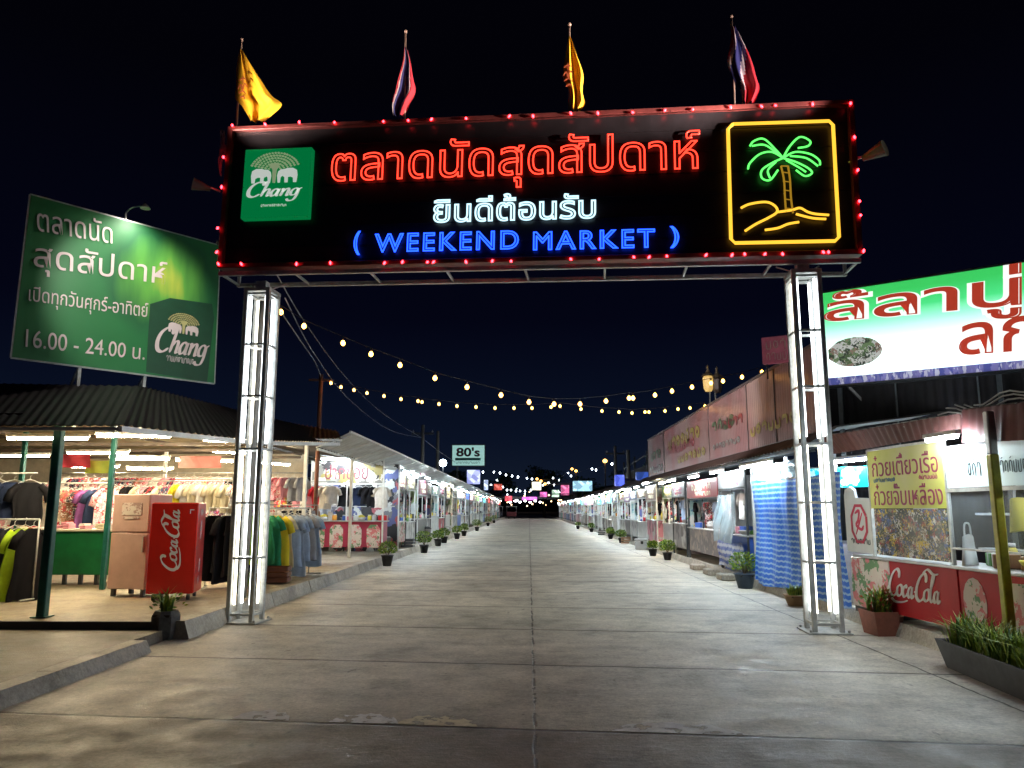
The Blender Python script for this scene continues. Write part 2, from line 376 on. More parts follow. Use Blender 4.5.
    b = n.nodes.new('ShaderNodeBump'); b.inputs['Strength'].default_value = .55; b.inputs['Distance'].default_value = .012; lk(h, b.inputs['Height']); lk(b.outputs[0], p.inputs['Normal'])
    return m
m_road = concrete('road_concrete', (.56, .555, .52)); m_pave = concrete('pavement_concrete', (.19, .175, .15), False)
m_floor = concrete('floor_concrete', (.36, .33, .27), False); m_kerb = concrete('kerb_concrete', (.42, .41, .38), False)
struct('ground', MB().add([(-700, -60, -.06), (700, -60, -.06), (700, 900, -.06), (-700, 900, -.06)], [(0, 1, 2, 3)]), mat('ground_earth', (.06, .05, .04), .95))
struct('road', MB().box(-4.5, 5.2, -8, 210, -.05, 0), m_road)
KL = -4.27; KR = 4.66; FL = .22; PV = .13
# left: lower pavement, then hall floor
def kerb(mb, xa, xb, y0, y1, z, seg=.9):
    y = y0; rr = random.Random(int(y0*7))
    while y < y1-.01:
        ye = min(y1, y+seg); j = rr.uniform(-.008, .008)
        pts = [(xa+j, 0), (xa+(.07 if xb > xa else -.07)+j, z), (xb, z), (xb, 0)]
        vs = [(p[0], q, p[1]) for q in (y+.006, ye-.006) for p in pts]
        mb.add(vs, [(0, 1, 5, 4), (1, 2, 6, 5), (2, 3, 7, 6), (0, 3, 2, 1), (4, 5, 6, 7)]); y = ye
    return mb
struct('pavement', MB().box(-30, KL-.26, -8, 9.86, -.04, PV-.01), m_pave)
struct('kerb', kerb(kerb(MB(), KL, KL-.26, -8, 9.0, PV), KL+.03, KL-.22, 9.86, 150, FL, 1.1), m_kerb)
struct('market_floor', MB().box(-30, KL-.19, 9.86, 150, -.04, FL-.008), m_floor)
struct('floor_step', MB().box(-30, KL-.2, 9.80, 9.86, -.04, FL-.004), mat('step_dark_concrete', (.08, .08, .08), .8))
PR = .17
struct('stall_platform', MB().box(KR+.2, 30, 6.0, 150, -.04, PR-.006), m_floor)
struct('platform_kerb', kerb(MB(), KR, KR+.2, 6.0, 150, PR, 1.4), m_kerb)
# worn paint on the joint nearest the viewer
def wornpaint(name, px0, px1, py, hh, col):
    m = mat('worn_paint_'+name, col, .75, vary=.3, scale=9)
    n = m.node_tree; p = n.nodes['Principled BSDF']; t = n.nodes.new('ShaderNodeTexCoord'); z = n.nodes.new('ShaderNodeTexNoise'); z.inputs['Scale'].default_value = 9; z.inputs['Detail'].default_value = 8
    r = n.nodes.new('ShaderNodeValToRGB'); r.color_ramp.elements[0].position = .41; r.color_ramp.elements[1].position = .45
    n.links.new(t.outputs['Object'], z.inputs['Vector']); n.links.new(z.outputs['Fac'], r.inputs[0]); n.links.new(r.outputs[0], p.inputs['Alpha'])
    a = G(px0, py); b = G(px1, py+hh*.4); mb = MB(); k = 14; rr = random.Random(int(px0)); vs = []
    for i in range(k+1):
        q = a.lerp(b, i/k); y0 = 5.99-.092*q.x
        e_ = math.sin(math.pi*i/k)**.4 if 0 < i < k else 0
        vs += [(q.x, y0+.015, .004), (q.x, y0+.02+e_*(.20+.09*rr.random())+.005, .004)]
    mb.add(vs, [(2*i, 2*i+2, 2*i+3, 2*i+1) for i in range(k)])
    struct('road_marking', mb, m)
wornpaint('white', 234, 292, 717, 2, (.80, .80, .77)); wornpaint('grey_white', 330, 400, 721, 2, (.80, .84, .88))
wornpaint('yellow', 395, 478, 724, 2, (.68, .62, .44)); wornpaint('dull', 612, 745, 731, 3, (.66, .65, .64))
#@@GATE
# ------------------------------------------------------------------ gateway sign across the road
GL = Vector((-4.08, 11.35, 0)); GR = Vector((3.89, 10.62, 0)); gc = (GL+GR)/2; ga = math.atan2(GR.y-GL.y, GR.x-GL.x); HW = (GR-GL).length/2
gate = thing('gateway_sign', 'wide dark neon gateway sign over the road on two glowing lattice columns', 'gateway sign', gc, ga)
ROLL = .0148; gate.rotation_euler.y = ROLL   # the sign hangs a little lower at its right end
GI = Matrix.Translation(gc)@Matrix.Rotation(ga, 4, 'Z')@Matrix.Rotation(ROLL, 4, 'Y'); GIi = GI.inverted(); gn = (GI.to_3x3()@Vector((0, 1, 0)))
def gp(px, py, y=0.0):
    d = ray(px, py); o = Vector((0, 0, H)); pl = GI@Vector((0, y, 0)); t = (pl-o).dot(gn)/d.dot(gn); q = GIi@(o+d*t); return q.x, q.z
YF = -.15                               # front face of the sign box
x0, z1 = gp(229, 125, YF); xb, z0 = gp(219, 267, YF); x1, zt = gp(851, 104, YF); xc, zb = gp(864, 257, YF)
SX0, SX1, SZ0, SZ1 = (x0+xb)/2, (x1+xc)/2, (z0+zb)/2, (z1+zt)/2
m_panel = mat('dark_sign_panel', (.012, .009, .012), .38, .2, .4, 3)
redfr = mat('red_brown_frame', (.14, .03, .03), .4, .4, .3, 6)
mb = MB().box(SX0+.05, SX1-.05, YF+.03, .15, SZ0+.04, SZ1-.04)
nb = 7
for i in range(1, nb): z = SZ0+(SZ1-SZ0)*i/nb; mb.box(SX0+.1, SX1-.1, YF+.018, YF+.03, z-.010, z+.010)
mb.build('sign_panel', m_panel, gate)
fr = MB()
for a in ((SX0, SX1, SZ1-.07, SZ1), (SX0, SX1, SZ0, SZ0+.07)): fr.box(a[0], a[1], YF-.05, .17, a[2], a[3], bev=.008)
for a in ((SX0-.002, SX0+.08), (SX1-.08, SX1+.002)): fr.box(a[0], a[1], YF-.053, .173, SZ0-.002, SZ1+.002, bev=.008)
fr.build('frame', redfr, gate)
tr = MB()
for y in (-.17, .45): tr.box(SX0+.03, SX1-.03, y-.03, y+.03, SZ0-.12, SZ0-.06)
n = 8
for i in range(n+1):
    x = SX0+.06+(SX1-SX0-.12)*i/n; tr.bar((x, -.14, SZ0-.09), (x, .42, SZ0-.09), .022)
for x in (SX0+.06, SX1-.06): tr.bar((x, .42, SZ0-.09), (x, .42, SZ1-.2), .03)
tr.build('support_truss', steel, gate)
# bulbs round the frame, at the spots the photograph shows
gb = glow('red_bulb', (1.0, .018, .028), 9); gb_tip = glow('red_bulb_hot', (1.0, .25, .22), 30)
bp = [(232,125),(265,124),(299,122),(334,122),(383,121),(408,120),(431,119),(466,118),(509,116),(533,116),(571,113),(598,113),(633,112),(665,110),(693,109),(731,107),(762,106),(776,105),(813,104),(851,103),
      (223,157),(221,187),(217,228),(216,252),(218,264),(855,137),(858,170),(860,201),(861,215),(864,251),
      (241,264),(296,264),(330,263),(384,263),(402,262),(427,262),(433,262),(466,262),(492,261),(511,261),(571,259),(599,259),(634,257),(649,257),(667,256),(706,255),(732,255),(745,254),(765,254),(783,254),(824,252),(829,252)]
rbulb = MB().lathe([(.005, -.022), (.015, -.008), (.018, .008), (.012, .026), (.003, .034)], 8)
first = None
for k, (px, py) in enumerate(bp):
    x, z = gp(px, py, YF-.09)
    if first is None: first = rbulb.build('red_bulb', gb, gate); o = first
    else: o = first.copy(); COL.objects.link(o); o.parent = gate
    o.location = (x, YF-.075, z); o.rotation_euler = (R.uniform(-.8, .8), R.uniform(-.8, .8), 0)
wire = MB(); pts = [gp(px, py, YF-.09) for px, py in bp[:20]]
wire.tube([(x, YF-.06, z-.03-.02*(i % 2)) for i, (x, z) in enumerate(pts)], .006, 4); wire.build('bulb_wire', redfr, gate)
# neon lettering
def neon(name, s, px0, py0, px1, py1, m, nr, label, y=YF-.03, shear=0):
    a = gp(px0, py1, y); b = gp(px1, py0, y); c = gp(px0, py0, y); d = gp(px1, py1, y)
    mb = MB(); text(mb, s.replace(' ', ''), a[0], b[0], (a[1]+d[1])/2, (b[1]+c[1])/2, y, neon=nr, shear=shear, sp=1.22 if ' ' in s else 1)
    return tag(mb.build(name, m, gate), label)
nRed = glow('neon_red', (1.0, .032, .016), 1.5); nWhite = glow('neon_ice_white', (.55, .88, 1.0), .6); nBlue = glow('neon_blue', (.010, .055, 1.0), 1.9)
nYel = glow('neon_yellow', (1.0, .50, .04), .55); nGrn = glow('neon_green', (.10, 1.0, .12), .75); nDim = glow('neon_amber_dim', (.5, .27, .02), .25)
neon('neon_lettering', 'ตลาดนัดสุดสัปดาห์', 330, 136, 700, 188, nRed, .016, 'red neon outline letters in the top line')
neon('neon_lettering', 'ยินดีต้อนรับ', 433, 193, 596, 221, nWhite, .026, 'ice white neon letters in the middle line')
neon('neon_lettering', 'W E E K E N D', 374, 232, 519, 251, nBlue, .026, 'blue neon word left in the bottom line')
neon('neon_lettering', 'M A R K E T', 533, 230, 655, 249, nBlue, .026, 'blue neon word right in the bottom line')
neon('neon_bracket', '(', 353, 231, 361, 255, nBlue, .03, 'blue neon opening bracket'); neon('neon_bracket', ')', 670, 226, 679, 248, nBlue, .03, 'blue neon closing bracket')
# yellow frame and the palm scene
def P(px, py): x, z = gp(px, py, YF-.04); return (x, YF-.04, z)
def npath(mb, pts, r=.02, closed=False, k=6):
    mb.tube([tuple(v) for v in spline([P(*p) for p in pts], k, closed)], r, 6)
mb = MB(); c = [(733,124),(829,121),(833,125),(839,237),(835,241),(735,243),(731,239),(728,129)]
mb.tube([P(*p) for p in c]+[P(*c[0])], .026, 6); tag(mb.build('neon_frame', nYel, gate), 'yellow neon square frame')
mb = MB()
for pts in ([(783,158),(776,150),(764,139),(754,141),(750,146)], [(783,158),(772,152),(760,154),(750,163),(748,169)], [(783,158),(772,163),(762,170),(762,178),(770,180),(778,170)],
            [(783,158),(790,146),(800,137),(810,141),(808,146),(798,148)], [(783,158),(795,152),(810,154),(819,160),(820,165)], [(783,158),(796,162),(808,168),(812,173),(805,176),(796,170)],
            [(752,146),(765,145),(778,154)], [(790,156),(806,158),(818,166)], [(786,160),(800,168),(806,172)], [(770,178),(768,170),(776,162)]): npath(mb, pts, .014)
tag(mb.build('neon_palm_crown', nGrn, gate), 'green neon palm fronds')
mb = MB(); npath(mb, [(781,166),(784,180),(785,198),(786,212)], .014); npath(mb, [(788,166),(790,180),(791,198),(793,213)], .014); npath(mb, [(781,166),(788,166)], .01)
for q in range(5): npath(mb, [(782+q*.8, 172+q*9), (789+q*.9, 173+q*9)], .008)
tag(mb.build('neon_palm_trunk', nDim, gate), 'dim amber neon palm trunk')
mb = MB()
for pts in ([(741,208),(750,204),(766,202),(775,206),(777,212),(768,218),(756,224),(745,231)], [(765,230),(778,228),(788,224),(799,222)], [(778,212),(792,210),(800,208),(808,212),(816,214),(829,215)], [(796,214),(812,218),(826,219)]): npath(mb, pts, .018)
tag(mb.build('neon_ground_line', nYel, gate), 'yellow neon sand lines under the palm')
# green light box with the elephant logo
ga_, gb_ = gp(242, 149, YF-.12), gp(309, 216, YF-.12)
gz1 = (ga_[1]+gp(311, 147, YF-.12)[1])/2; gz0 = (gb_[1]+gp(240, 219, YF-.12)[1])/2
m_gbox = mat('green_acrylic', (.005, .12, .035), .3, vary=.08, scale=2, emis=(.0, .16, .04), es=.33)
lb = MB().box(ga_[0]+.05, gb_[0]-.02, YF-.11, YF+.02, gz0, gz1, bev=.01).build('logo_light_box', m_gbox, gate)
W_ = gb_[0]-ga_[0]; Hh = gz1-gz0; lx = ga_[0]; my = YF-.112
mw = mat('logo_white', (.75, .75, .72), .5, vary=.05, emis=(.55, .6, .55), es=.3); mg = mat('logo_gold', (.55, .55, .35), .5, vary=.05, emis=(.35, .45, .25), es=.2)
mb = MB(); elephants(mb, lx+W_*.48, gz0+Hh*.50, W_*.60, my, 0, 1); script_chang(mb, lx+W_*.08, lx+W_*.88, gz0+Hh*.23, gz0+Hh*.52, my, 0)
squiggle(mb, lx+W_*.32, lx+W_*.68, gz0+Hh*.16, gz0+Hh*.195, my, 0, 14); mb.build('elephant_logo', [mw, mg], lb)
# columns
def column(xc, base_z=0, yaw=0, lean=0):
    top = 4.86; hw = .20
    cl = bpy.data.objects.new('column', None); COL.objects.link(cl); cl.parent = gate; cl.location = (xc, 0, xc*math.sin(ROLL)); cl.rotation_euler.z = yaw; cl.rotation_euler.y = -ROLL
    mb = MB(); top = 4.86; hw = .172
    for sx_ in (-1, 1):
        for sy_ in (-1, 1): mb.box(sx_*hw-.03, sx_*hw+.03, sy_*hw-.03, sy_*hw+.03, .02, top, bev=.004)
    mb.box(-.28, .28, -.28, .28, .003, .024, bev=.004)
    k = 6
    for i in range(k+1):
        z = .12+(top-.16)*i/k
        for s_ in (-1, 1):
            mb.bar((-hw+.03, s_*hw, z), (hw-.03, s_*hw, z), .022); mb.bar((s_*hw, -hw+.03, z), (s_*hw, hw-.03, z), .022)
    mb.box(-.205, .205, -.205, .205, top, top+.05)
    mb.box(-.08, .08, -.08, .08, top+.05, SZ0-.12)
    for s_ in (-1, 1): mb.bar((s_*.08, 0, top+.05), (s_*.3, .2, SZ0-.1), .012)
    for sx_ in (-1, 1):                                   # bolts on the foot plate
        for sy_ in (-1, 1): mb.lathe([(.018, 0), (.018, .03), (.008, .034)], 6, 0, (sx_*.24, sy_*.24, .024), False)
    f = mb.build('column_frame', mat('column_frame_paint', (.52, .53, .52), .45, .2, .3, 8), cl)
    for i, (sx_, sy_) in enumerate(((-1, -1), (1, -1), (-1, 1), (1, 1))):
        for j in range(2):                                # tubes clipped inside each leg, two per leg
            za = .25+j*2.32; t = MB().tube([(sx_*(hw-.052), sy_*(hw-.052), za), (sx_*(hw-.052), sy_*(hw-.052), za+2.22)], .019, 8)
            t.build('light_tube', colW if (i+j) % 3 else colY, cl)
    return cl
column(-HW, yaw=.0); column(HW, yaw=.03)
MB().tube([(-HW-.30, .5, FL), (-HW-.24, .42, SZ0-.1)], .06, 8).build('rear_post', mat('dull_grey_post', (.20, .19, .18), .6, .2), gate)
# flags
def emblem(mb, x, z, s, y, mi):
    for pts in ([(-.3,.0),(-.1,.25),(.0,-.1),(.12,.3),(.3,.05)], [(-.25,.5),(0,.65),(.25,.5)], [(0,.3),(0,.75)], [(-.25,-.3),(0,-.15),(.25,-.35)], [(-.15,-.6),(.1,-.5),(.2,-.7)]): pass
def flag(px, ptop, pbase, pts_px, kind, label):
    """pts_px: outline of the hanging cloth as (left px, right px, py) rows"""
    yy = .1; xb, zb_ = gp(px, pbase, yy); xt, zt_ = gp(ptop[0], ptop[1], yy)
    base = GI@Vector((xb, yy, SZ1)); t = thing('flag', label, 'flag', base, ga, 'flags on top of the gateway sign')
    dx = xt-xb; top = zt_-SZ1
    MB().tube([(0, 0, 0.001), (dx, 0, top)], .016, 8).lathe([(.016, 0), (.03, .02), (.02, .05), (.002, .06)], 8, 0, (dx, 0, top)).build('flag_pole', mat('flag_pole_paint', (.35, .22, .18), .5), t)
    rows = []
    for l, r, py in pts_px:
        a = gp(l, py, yy); b = gp(r, py, yy); rows.append((a[0]-xb, b[0]-xb, (a[1]+b[1])/2-SZ1))
    S = [spline([(r[0], 0, r[2]) for r in rows], 5), spline([(r[1], 0, r[2]) for r in rows], 5)]
    nr = len(S[0])-1; nu = 24
    def fn(u, v):
        i = min(int(round(v*nr)), nr); a, b = S[0][i], S[1][i]; p = a.lerp(b, u)
        w_ = (b-a).length; fold = .045*math.sin(u*11+v*3.5)+.02*math.sin(u*23+v*7)
        return (p.x, -.035+fold*min(1, .3+v), p.z)
    mb = MB(); mb.grid(fn, nu, nr, 0)
    if kind == 'thai':
        for q in range(len(mb.f)):
            i = q % nu; j = q//nu; u = (i+.5)/nu; v = (j+.5)/nr; s = u*.75+v*.35*.75 if px < 600 else u*.45+v*.6
            mb.m[q] = 0 if s < .22 else 1 if s < .32 else 2 if s < (.62 if px < 600 else .50) else 1 if s < (.72 if px < 600 else .58) else 0
        ms = [mat('flag_red', (.50, .02, .04), .8, vary=.1), mat('flag_white', (.62, .50, .55), .8, vary=.1), mat('flag_blue', (.03, .03, .16), .8, vary=.1)]
    else: ms = [mat('flag_yellow', (.72, .36, .01), .8, vary=.15), mat('flag_emblem_red', (.30, .05, .01), .8)]
    if kind == 'king':
        cx, cz = (.12, sum(r[2] for r in rows)/len(rows)) if px < 400 else (.0, sum(r[2] for r in rows)/len(rows))
        for pts in ([(-.3,.0),(-.1,.25),(.0,-.1),(.12,.3),(.3,.05)], [(-.25,.5),(0,.65),(.25,.5)], [(0,.3),(0,.8)], [(-.25,-.3),(0,-.15),(.25,-.35)], [(-.15,-.6),(.1,-.5),(.2,-.7)]):
            ribbon(mb, [(cx+p[0]*.26, cz+p[1]*.28) for p in pts], .022, -.115, 1, k=3)
    mb.build('flag_cloth', ms, t)
flag(237, (243, 41), 124, [(242,244,50),(238,254,68),(237,263,83),(236,272,97),(243,282,106),(250,270,118),(252,264,123)], 'king', 'leftmost flag, wide yellow cloth with a red emblem blown open to the right')
flag(405, (407, 33), 120, [(406,408,48),(404,412,62),(399,414,78),(396,416,92),(393,410,105),(394,405,117)], 'thai', 'slim furled red white and blue striped flag, second from the left')
flag(569, (571, 26), 114, [(570,572,38),(566,578,58),(564,584,76),(570,583,92),(571,585,104),(572,580,112)], 'king', 'narrow folded yellow flag hanging close to its pole, third from the left')
flag(735, (733, 18), 107, [(733,736,28),(731,744,45),(728,752,62),(733,757,78),(740,760,90),(742,754,104)], 'thai', 'rightmost flag, red white and navy striped cloth drooping to the right')
# lamp heads on the sides of the sign, the rear left one added
def floodlight(label, base, arm, head_dir, cat='floodlight', s=1.0, on=True):
    t = thing('floodlight', label, cat, base); arm = Vector(arm); MB().tube([(0, 0, 0), arm*.6+Vector((0, 0, .02)), arm], .018*s, 6).build('bracket', steel, t)
    d = Vector(head_dir).normalized(); sd = d.cross(Vector((0, 0, 1))).normalized(); up = sd.cross(d)
    M = Matrix((sd, d, up)).transposed().to_4x4(); M.translation = arm
    mb = MB(); mb.grid(lambda u, v: M@Vector((.10*s*math.cos(u*6.283)*(1-v*.65), (v-.15)*.26*s*-1+.16*s, .10*s*math.sin(u*6.283)*(1-v*.65)+.0)), 14, 4)
    mb.build('lamp_shade', mat('dull_lamp_shade', (.10, .10, .10), .5, .3), t)
    q = MB(); q.lathe([(.015*s, -.03*s), (.045*s, 0), (.05*s, .03*s), (.02*s, .06*s)], 10); b = q.build('lamp_bulb', glow('flood_bulb_dim', (1, .85, .6), 1.2), t, tuple(arm+d*.08*s))
    return t
pl = GI@Vector((SX1, -.1, 0)); zr = gp(870, 172)[1]
floodlight('spot lamp on a short arm at the right edge of the gateway sign', (pl.x, pl.y, gp(862, 170)[1]), (.22, -.15, .03), (.6, -.6, .15), s=1.2)
pl = GI@Vector((SX0, -.1, 0))
floodlight('added spot lamp behind the left edge of the gateway sign, turned to the long hoarding', tuple(GI@Vector((SX0-.02, .1, SZ0+.6))), (-.25, .3, 0), (.6, .6, -.2), s=.8)  # added lamp head, goes with the fill spot on the hoarding
floodlight('spot lamp on a short arm at the left edge of the gateway sign', (pl.x, pl.y, gp(218, 190)[1]), (-.16, -.15, .0), (-.8, -.5, .1), s=1.0)
mb = MB(); cz_ = gp(212, 160)[1]
for k in range(5):
    a0 = R.uniform(0, 6); mb.tube(spline([(R.uniform(-.10, .02), R.uniform(-.05, .05), R.uniform(-.35, .25)+.1*i) for i in range(4)], 6, True), .008, 4)
tag(mb.build('coiled_cable', mat('grey_cable', (.3, .3, .3), .5), None, (GI@Vector((SX0-.07, -.1, cz_)))[:]), 'loose coil of grey cable hanging at the left edge of the gateway sign', 'cable')
#@@LEFT
def spot(name, loc, target, energy, col, size=80, blend=.6, r=.04, parent=None):
    l = bpy.data.lights.new(name, 'SPOT'); l.energy = energy; l.color = col; l.spot_size = math.radians(size); l.spot_blend = blend; l.shadow_soft_size = r
    o = bpy.data.objects.new(name, l); COL.objects.link(o); o.location = loc
    o.rotation_euler = (Vector(target)-Vector(loc)).to_track_quat('-Z', 'Y').to_euler(); return o
def area(name, loc, rot, sx_, sy_, energy, col):
    l = bpy.data.lights.new(name, 'AREA'); l.shape = 'RECTANGLE'; l.size = sx_; l.size_y = sy_; l.energy = energy; l.color = col
    o = bpy.data.objects.new(name, l); COL.objects.link(o); o.location = loc; o.rotation_euler = rot; return o
SR = GI@Vector((SX1+.35, -1.2, SZ0+1.5)); SL = GI@Vector((SX0-.35, -1.1, SZ0+1.4))
spot('spot_lamp_and_fill', SR+Vector((0, 0, .2)), GI@Vector((2.7, .1, SZ1+1.2)), 260, (1, .86, .75), 50)  # added fill for the rightmost flag, set off from the lamp head
spot('spot_lamp_and_fill', SR, GI@Vector((-1.2, .1, SZ1+1.6)), 2300, (1, .86, .70), 36)  # added fill for the middle flags
spot('spot_lamp_and_fill', SL, GI@Vector((-2.6, .1, SZ1+2.1)), 420, (1, .86, .70), 62)  # added fill for the leftmost flag
spot('spot_lamp_and_fill', GI@Vector((SX0-.3, .55, SZ0+.6)), (5.0, 21, 4.0), 1500, (1, .84, .78), 40)  # added fill that brightens the long hoarding

# ------------------------------------------------------------------ tube lights
def make_tube(warm, ln):
    t = thing('tube_light', '', 'ceiling light')
    MB().box(-ln/2-.03, ln/2+.03, -.035, .035, .0, .05, bev=.006).build('housing', white, t)
    MB().tube([(-ln/2, 0, -.022), (ln/2, 0, -.022)], .019, 8).build('tube', tubeY if warm else tubeW, t)
    return t
TL = {}
def tube_light(loc, rz, label, group, warm=False, ln=1.2):
    if (warm, ln) not in TL: o = TL[(warm, ln)] = make_tube(warm, ln)
    else: o = copy_tree(TL[(warm, ln)])
    o.location = loc; o.rotation_euler.z = rz; o['label'] = label; o['group'] = group; return o

# ------------------------------------------------------------------ left billboard
def board(mbx, A, B, th):   # local frame from two ground points
    d = Vector((B[0]-A[0], B[1]-A[1], 0)); return math.atan2(d.y, d.x), d.length
def plane_px(M, px, py, y=0.0):
    d = ray(px, py); o = Vector((0, 0, H)); n = M.to_3x3()@Vector((0, 1, 0)); t = (M@Vector((0, y, 0))-o).dot(n)/d.dot(n); q = M.inverted()@(o+d*t); return q.x, q.z
def frame_at(A, B):
    A = Vector((A[0], A[1], 0)); B = Vector((B[0], B[1], 0)); c = (A+B)/2; a = math.atan2(B.y-A.y, B.x-A.x)
    return Matrix.Translation(c)@Matrix.Rotation(a, 4, 'Z'), c, a, (B-A).length/2
kA = at(22, 300, 11.4); kB = at(218, 300, 13.9)
BM, bc, ba, bh = frame_at(kA, kB)
bx = lambda px, py, y=0: plane_px(BM, px, py, y)
bb = thing('billboard', 'green billboard with opening hours standing above the clothes hall roof', 'billboard', bc, ba)
tl, tr_, bl, br = bx(31, 195), bx(220, 246), bx(12, 357), bx(214, 383)
def gprint():
    m = bpy.data.materials.new('green_print'); m.use_nodes = True; n = m.node_tree; p = n.nodes['Principled BSDF']; lk = n.links.new
    t = n.nodes.new('ShaderNodeTexCoord'); mp = n.nodes.new('ShaderNodeMapping'); mp.inputs['Rotation'].default_value = (0, math.radians(35), 0); mp.inputs['Scale'].default_value = (2.2, 1, .45)
    lk(t.outputs['Object'], mp.inputs[0]); z = n.nodes.new('ShaderNodeTexNoise'); z.inputs['Scale'].default_value = 1.2; z.inputs['Detail'].default_value = 3; lk(mp.outputs[0], z.inputs['Vector'])
    s = n.nodes.new('ShaderNodeSeparateXYZ'); lk(t.outputs['Object'], s.inputs[0])
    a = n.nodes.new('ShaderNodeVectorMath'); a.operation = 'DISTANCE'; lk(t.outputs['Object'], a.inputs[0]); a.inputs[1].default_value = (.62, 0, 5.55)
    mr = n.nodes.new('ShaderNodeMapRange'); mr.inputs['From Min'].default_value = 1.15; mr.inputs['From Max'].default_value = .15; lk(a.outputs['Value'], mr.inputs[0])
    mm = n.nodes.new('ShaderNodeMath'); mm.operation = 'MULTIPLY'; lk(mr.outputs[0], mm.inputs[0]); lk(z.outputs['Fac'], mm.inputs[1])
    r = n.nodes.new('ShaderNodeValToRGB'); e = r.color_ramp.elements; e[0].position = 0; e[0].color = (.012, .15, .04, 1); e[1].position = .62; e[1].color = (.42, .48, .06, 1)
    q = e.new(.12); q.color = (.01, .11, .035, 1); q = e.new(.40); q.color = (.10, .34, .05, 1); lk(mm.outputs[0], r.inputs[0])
    lk(r.outputs[0], p.inputs['Base Color']); p.inputs['Roughness'].default_value = .5; return m
pz0 = lambda x: bl[1]+(br[1]-bl[1])*(x-bl[0])/(br[0]-bl[0])
mb = MB(); mb.poly([(bl[0], bl[1]), (br[0], br[1]), (tr_[0], tr_[1]), (tl[0], tl[1])], 0, .03)
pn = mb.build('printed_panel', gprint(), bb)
MB().poly([bx(146, 372), bx(207, 382), bx(214, 318), bx(212, 304), bx(170, 298), bx(150, 304)], -.004, -.001).build('logo_patch', mat('dark_green_print', (.008, .055, .025), .5), bb)
mtx = mat('pinkish_white_print', (.62, .52, .52), .5, vary=.08); mgold = mat('gold_print', (.45, .42, .18), .5)
def btext(s, px0, px1, py0, py1, shear=0):
    a = bx(px0, py1); b = bx(px1, py0); mb = MB(); text(mb, s, a[0], b[0], 0, 1, -.012, shear=shear)
    return mb, a, b
def slanted(s, quad, name='lettering', label=None, M=bx, root=bb, m=mtx, y=-.014):
    """letters fitted between pixel corners tl, tr, bl, br on the board"""
    q = [M(*p) for p in quad]; mb = MB(); text(mb, s, 0, 1, 0, 1, y)
    mb.v = [((q[0][0]*(1-u)+q[1][0]*u)*v+(q[2][0]*(1-u)+q[3][0]*u)*(1-v), yy, (q[0][1]*(1-u)+q[1][1]*u)*v+(q[2][1]*(1-u)+q[3][1]*u)*(1-v)) for (u, yy, v) in mb.v]
    return mb.build(name, m, root)
slanted('ตลาดนัด', [(36, 206), (112, 222), (37, 231), (112, 244)]); slanted('สุดสัปดาห์', [(34, 240), (167, 262), (33, 275), (165, 292)])
slanted('เปิดทุกวันศุกร์-อาทิตย์', [(29, 285), (148, 303), (28, 306), (147, 322)]); slanted('16.00 - 24.00 น.', [(26, 329), (145, 346), (25, 347), (144, 360)])
e0 = bx(183, 334); mb = MB(); elephants(mb, e0[0], e0[1], .52, -.006, 0, 1); a = bx(152, 356); b = bx(210, 332); script_chang(mb, a[0], b[0], a[1]-.06, b[1]-.04, -.006, 0)
a = bx(166, 359); b = bx(194, 355); squiggle(mb, a[0], b[0], a[1]-.03, b[1]-.06, -.006, 0, 12); mb.build('elephant_logo', [mtx, mgold], bb)
mb = MB(); q = [(bl[0]-.01, bl[1]-.01), (br[0]+.01, br[1]-.01), (tr_[0]+.01, tr_[1]+.01), (tl[0]-.01, tl[1]+.01)]
for i in range(4): a, b = q[i], q[(i+1) % 4]; mb.bar((a[0], .02, a[1]), (b[0], .02, b[1]), .022)
for f in (.3, .62): x = bl[0]+(br[0]-bl[0])*f; mb.bar((x, .06, 2.9), (x, .06, tl[1]-.3), .035); mb.bar((x, .06, 3.9), (x+.1, 1.2, 3.1), .025)
mb.build('board_frame', steel, bb)
g0 = bx(127, 219); hb = thing('gooseneck_lamp', 'small gooseneck lamp clipped to the top edge of the green billboard', 'lamp', BM@Vector((g0[0], .03, g0[1]-.01)), ba)
MB().tube(spline([(0, 0, 0), (-.02, -.02, .12), (.03, -.15, .20), (.12, -.30, .21)], 5), .012, 6).build('arm', steel, hb)
MB().lathe([(.015, .06), (.05, .03), (.085, -.02), (.08, -.02), (.04, .02)], 12, 0, (.16, -.34, .19)).build('lamp_shade', mat('lamp_shade_metal', (.45, .42, .38)), hb)
p0 = BM@Vector((g0[0]+.16, -.42, g0[1]+.10)); spot('gooseneck_light', p0, BM@Vector((g0[0]-.1, 0, g0[1]-1.5)), 26, (1, .93, .82), 150, 1, .05)
spot('spot_lamp_and_fill', SL+Vector((-.1, -.3, -.1)), BM@Vector((0, 0, 5.15)), 190, (1, .95, .85), 52)

# ------------------------------------------------------------------ clothes hall, left
hall = thing('market_hall', 'open clothes market hall with a dark corrugated roof left of the road', 'market hall', (-8, 14, FL))
hl = Vector((8, -14, -FL))
m_roofT = mat('dark_corrugated_roof', (.018, .014, .016), .65, .1, .35, 3, .2); m_under = mat('roof_underside', (.50, .42, .28), .65, .0, .3, 2.5, .2)
m_red = mat('rust_red_roof', (.16, .05, .045), .6, .1, .35, 4, .2)
E0 = at(-60, 423, 9.65); E1 = at(120, 425, 9.75); T0 = at(-70, 371, 12.2); T1 = at(140, 386, 12.2); E2 = AX(255, 440, -4.55); T2 = at(318, 430, 18.2)
E3 = Vector((-4.45, 17.9, 3.15))
mb = MB(); V = lambda p: Vector(p)+hl
far0 = E0+Vector((-9, 0, 0)); farT = T0+Vector((-9, 0, 0)); back = Vector((-6.5, 34, 3.6)); backL = Vector((-26, 34, 3.6))
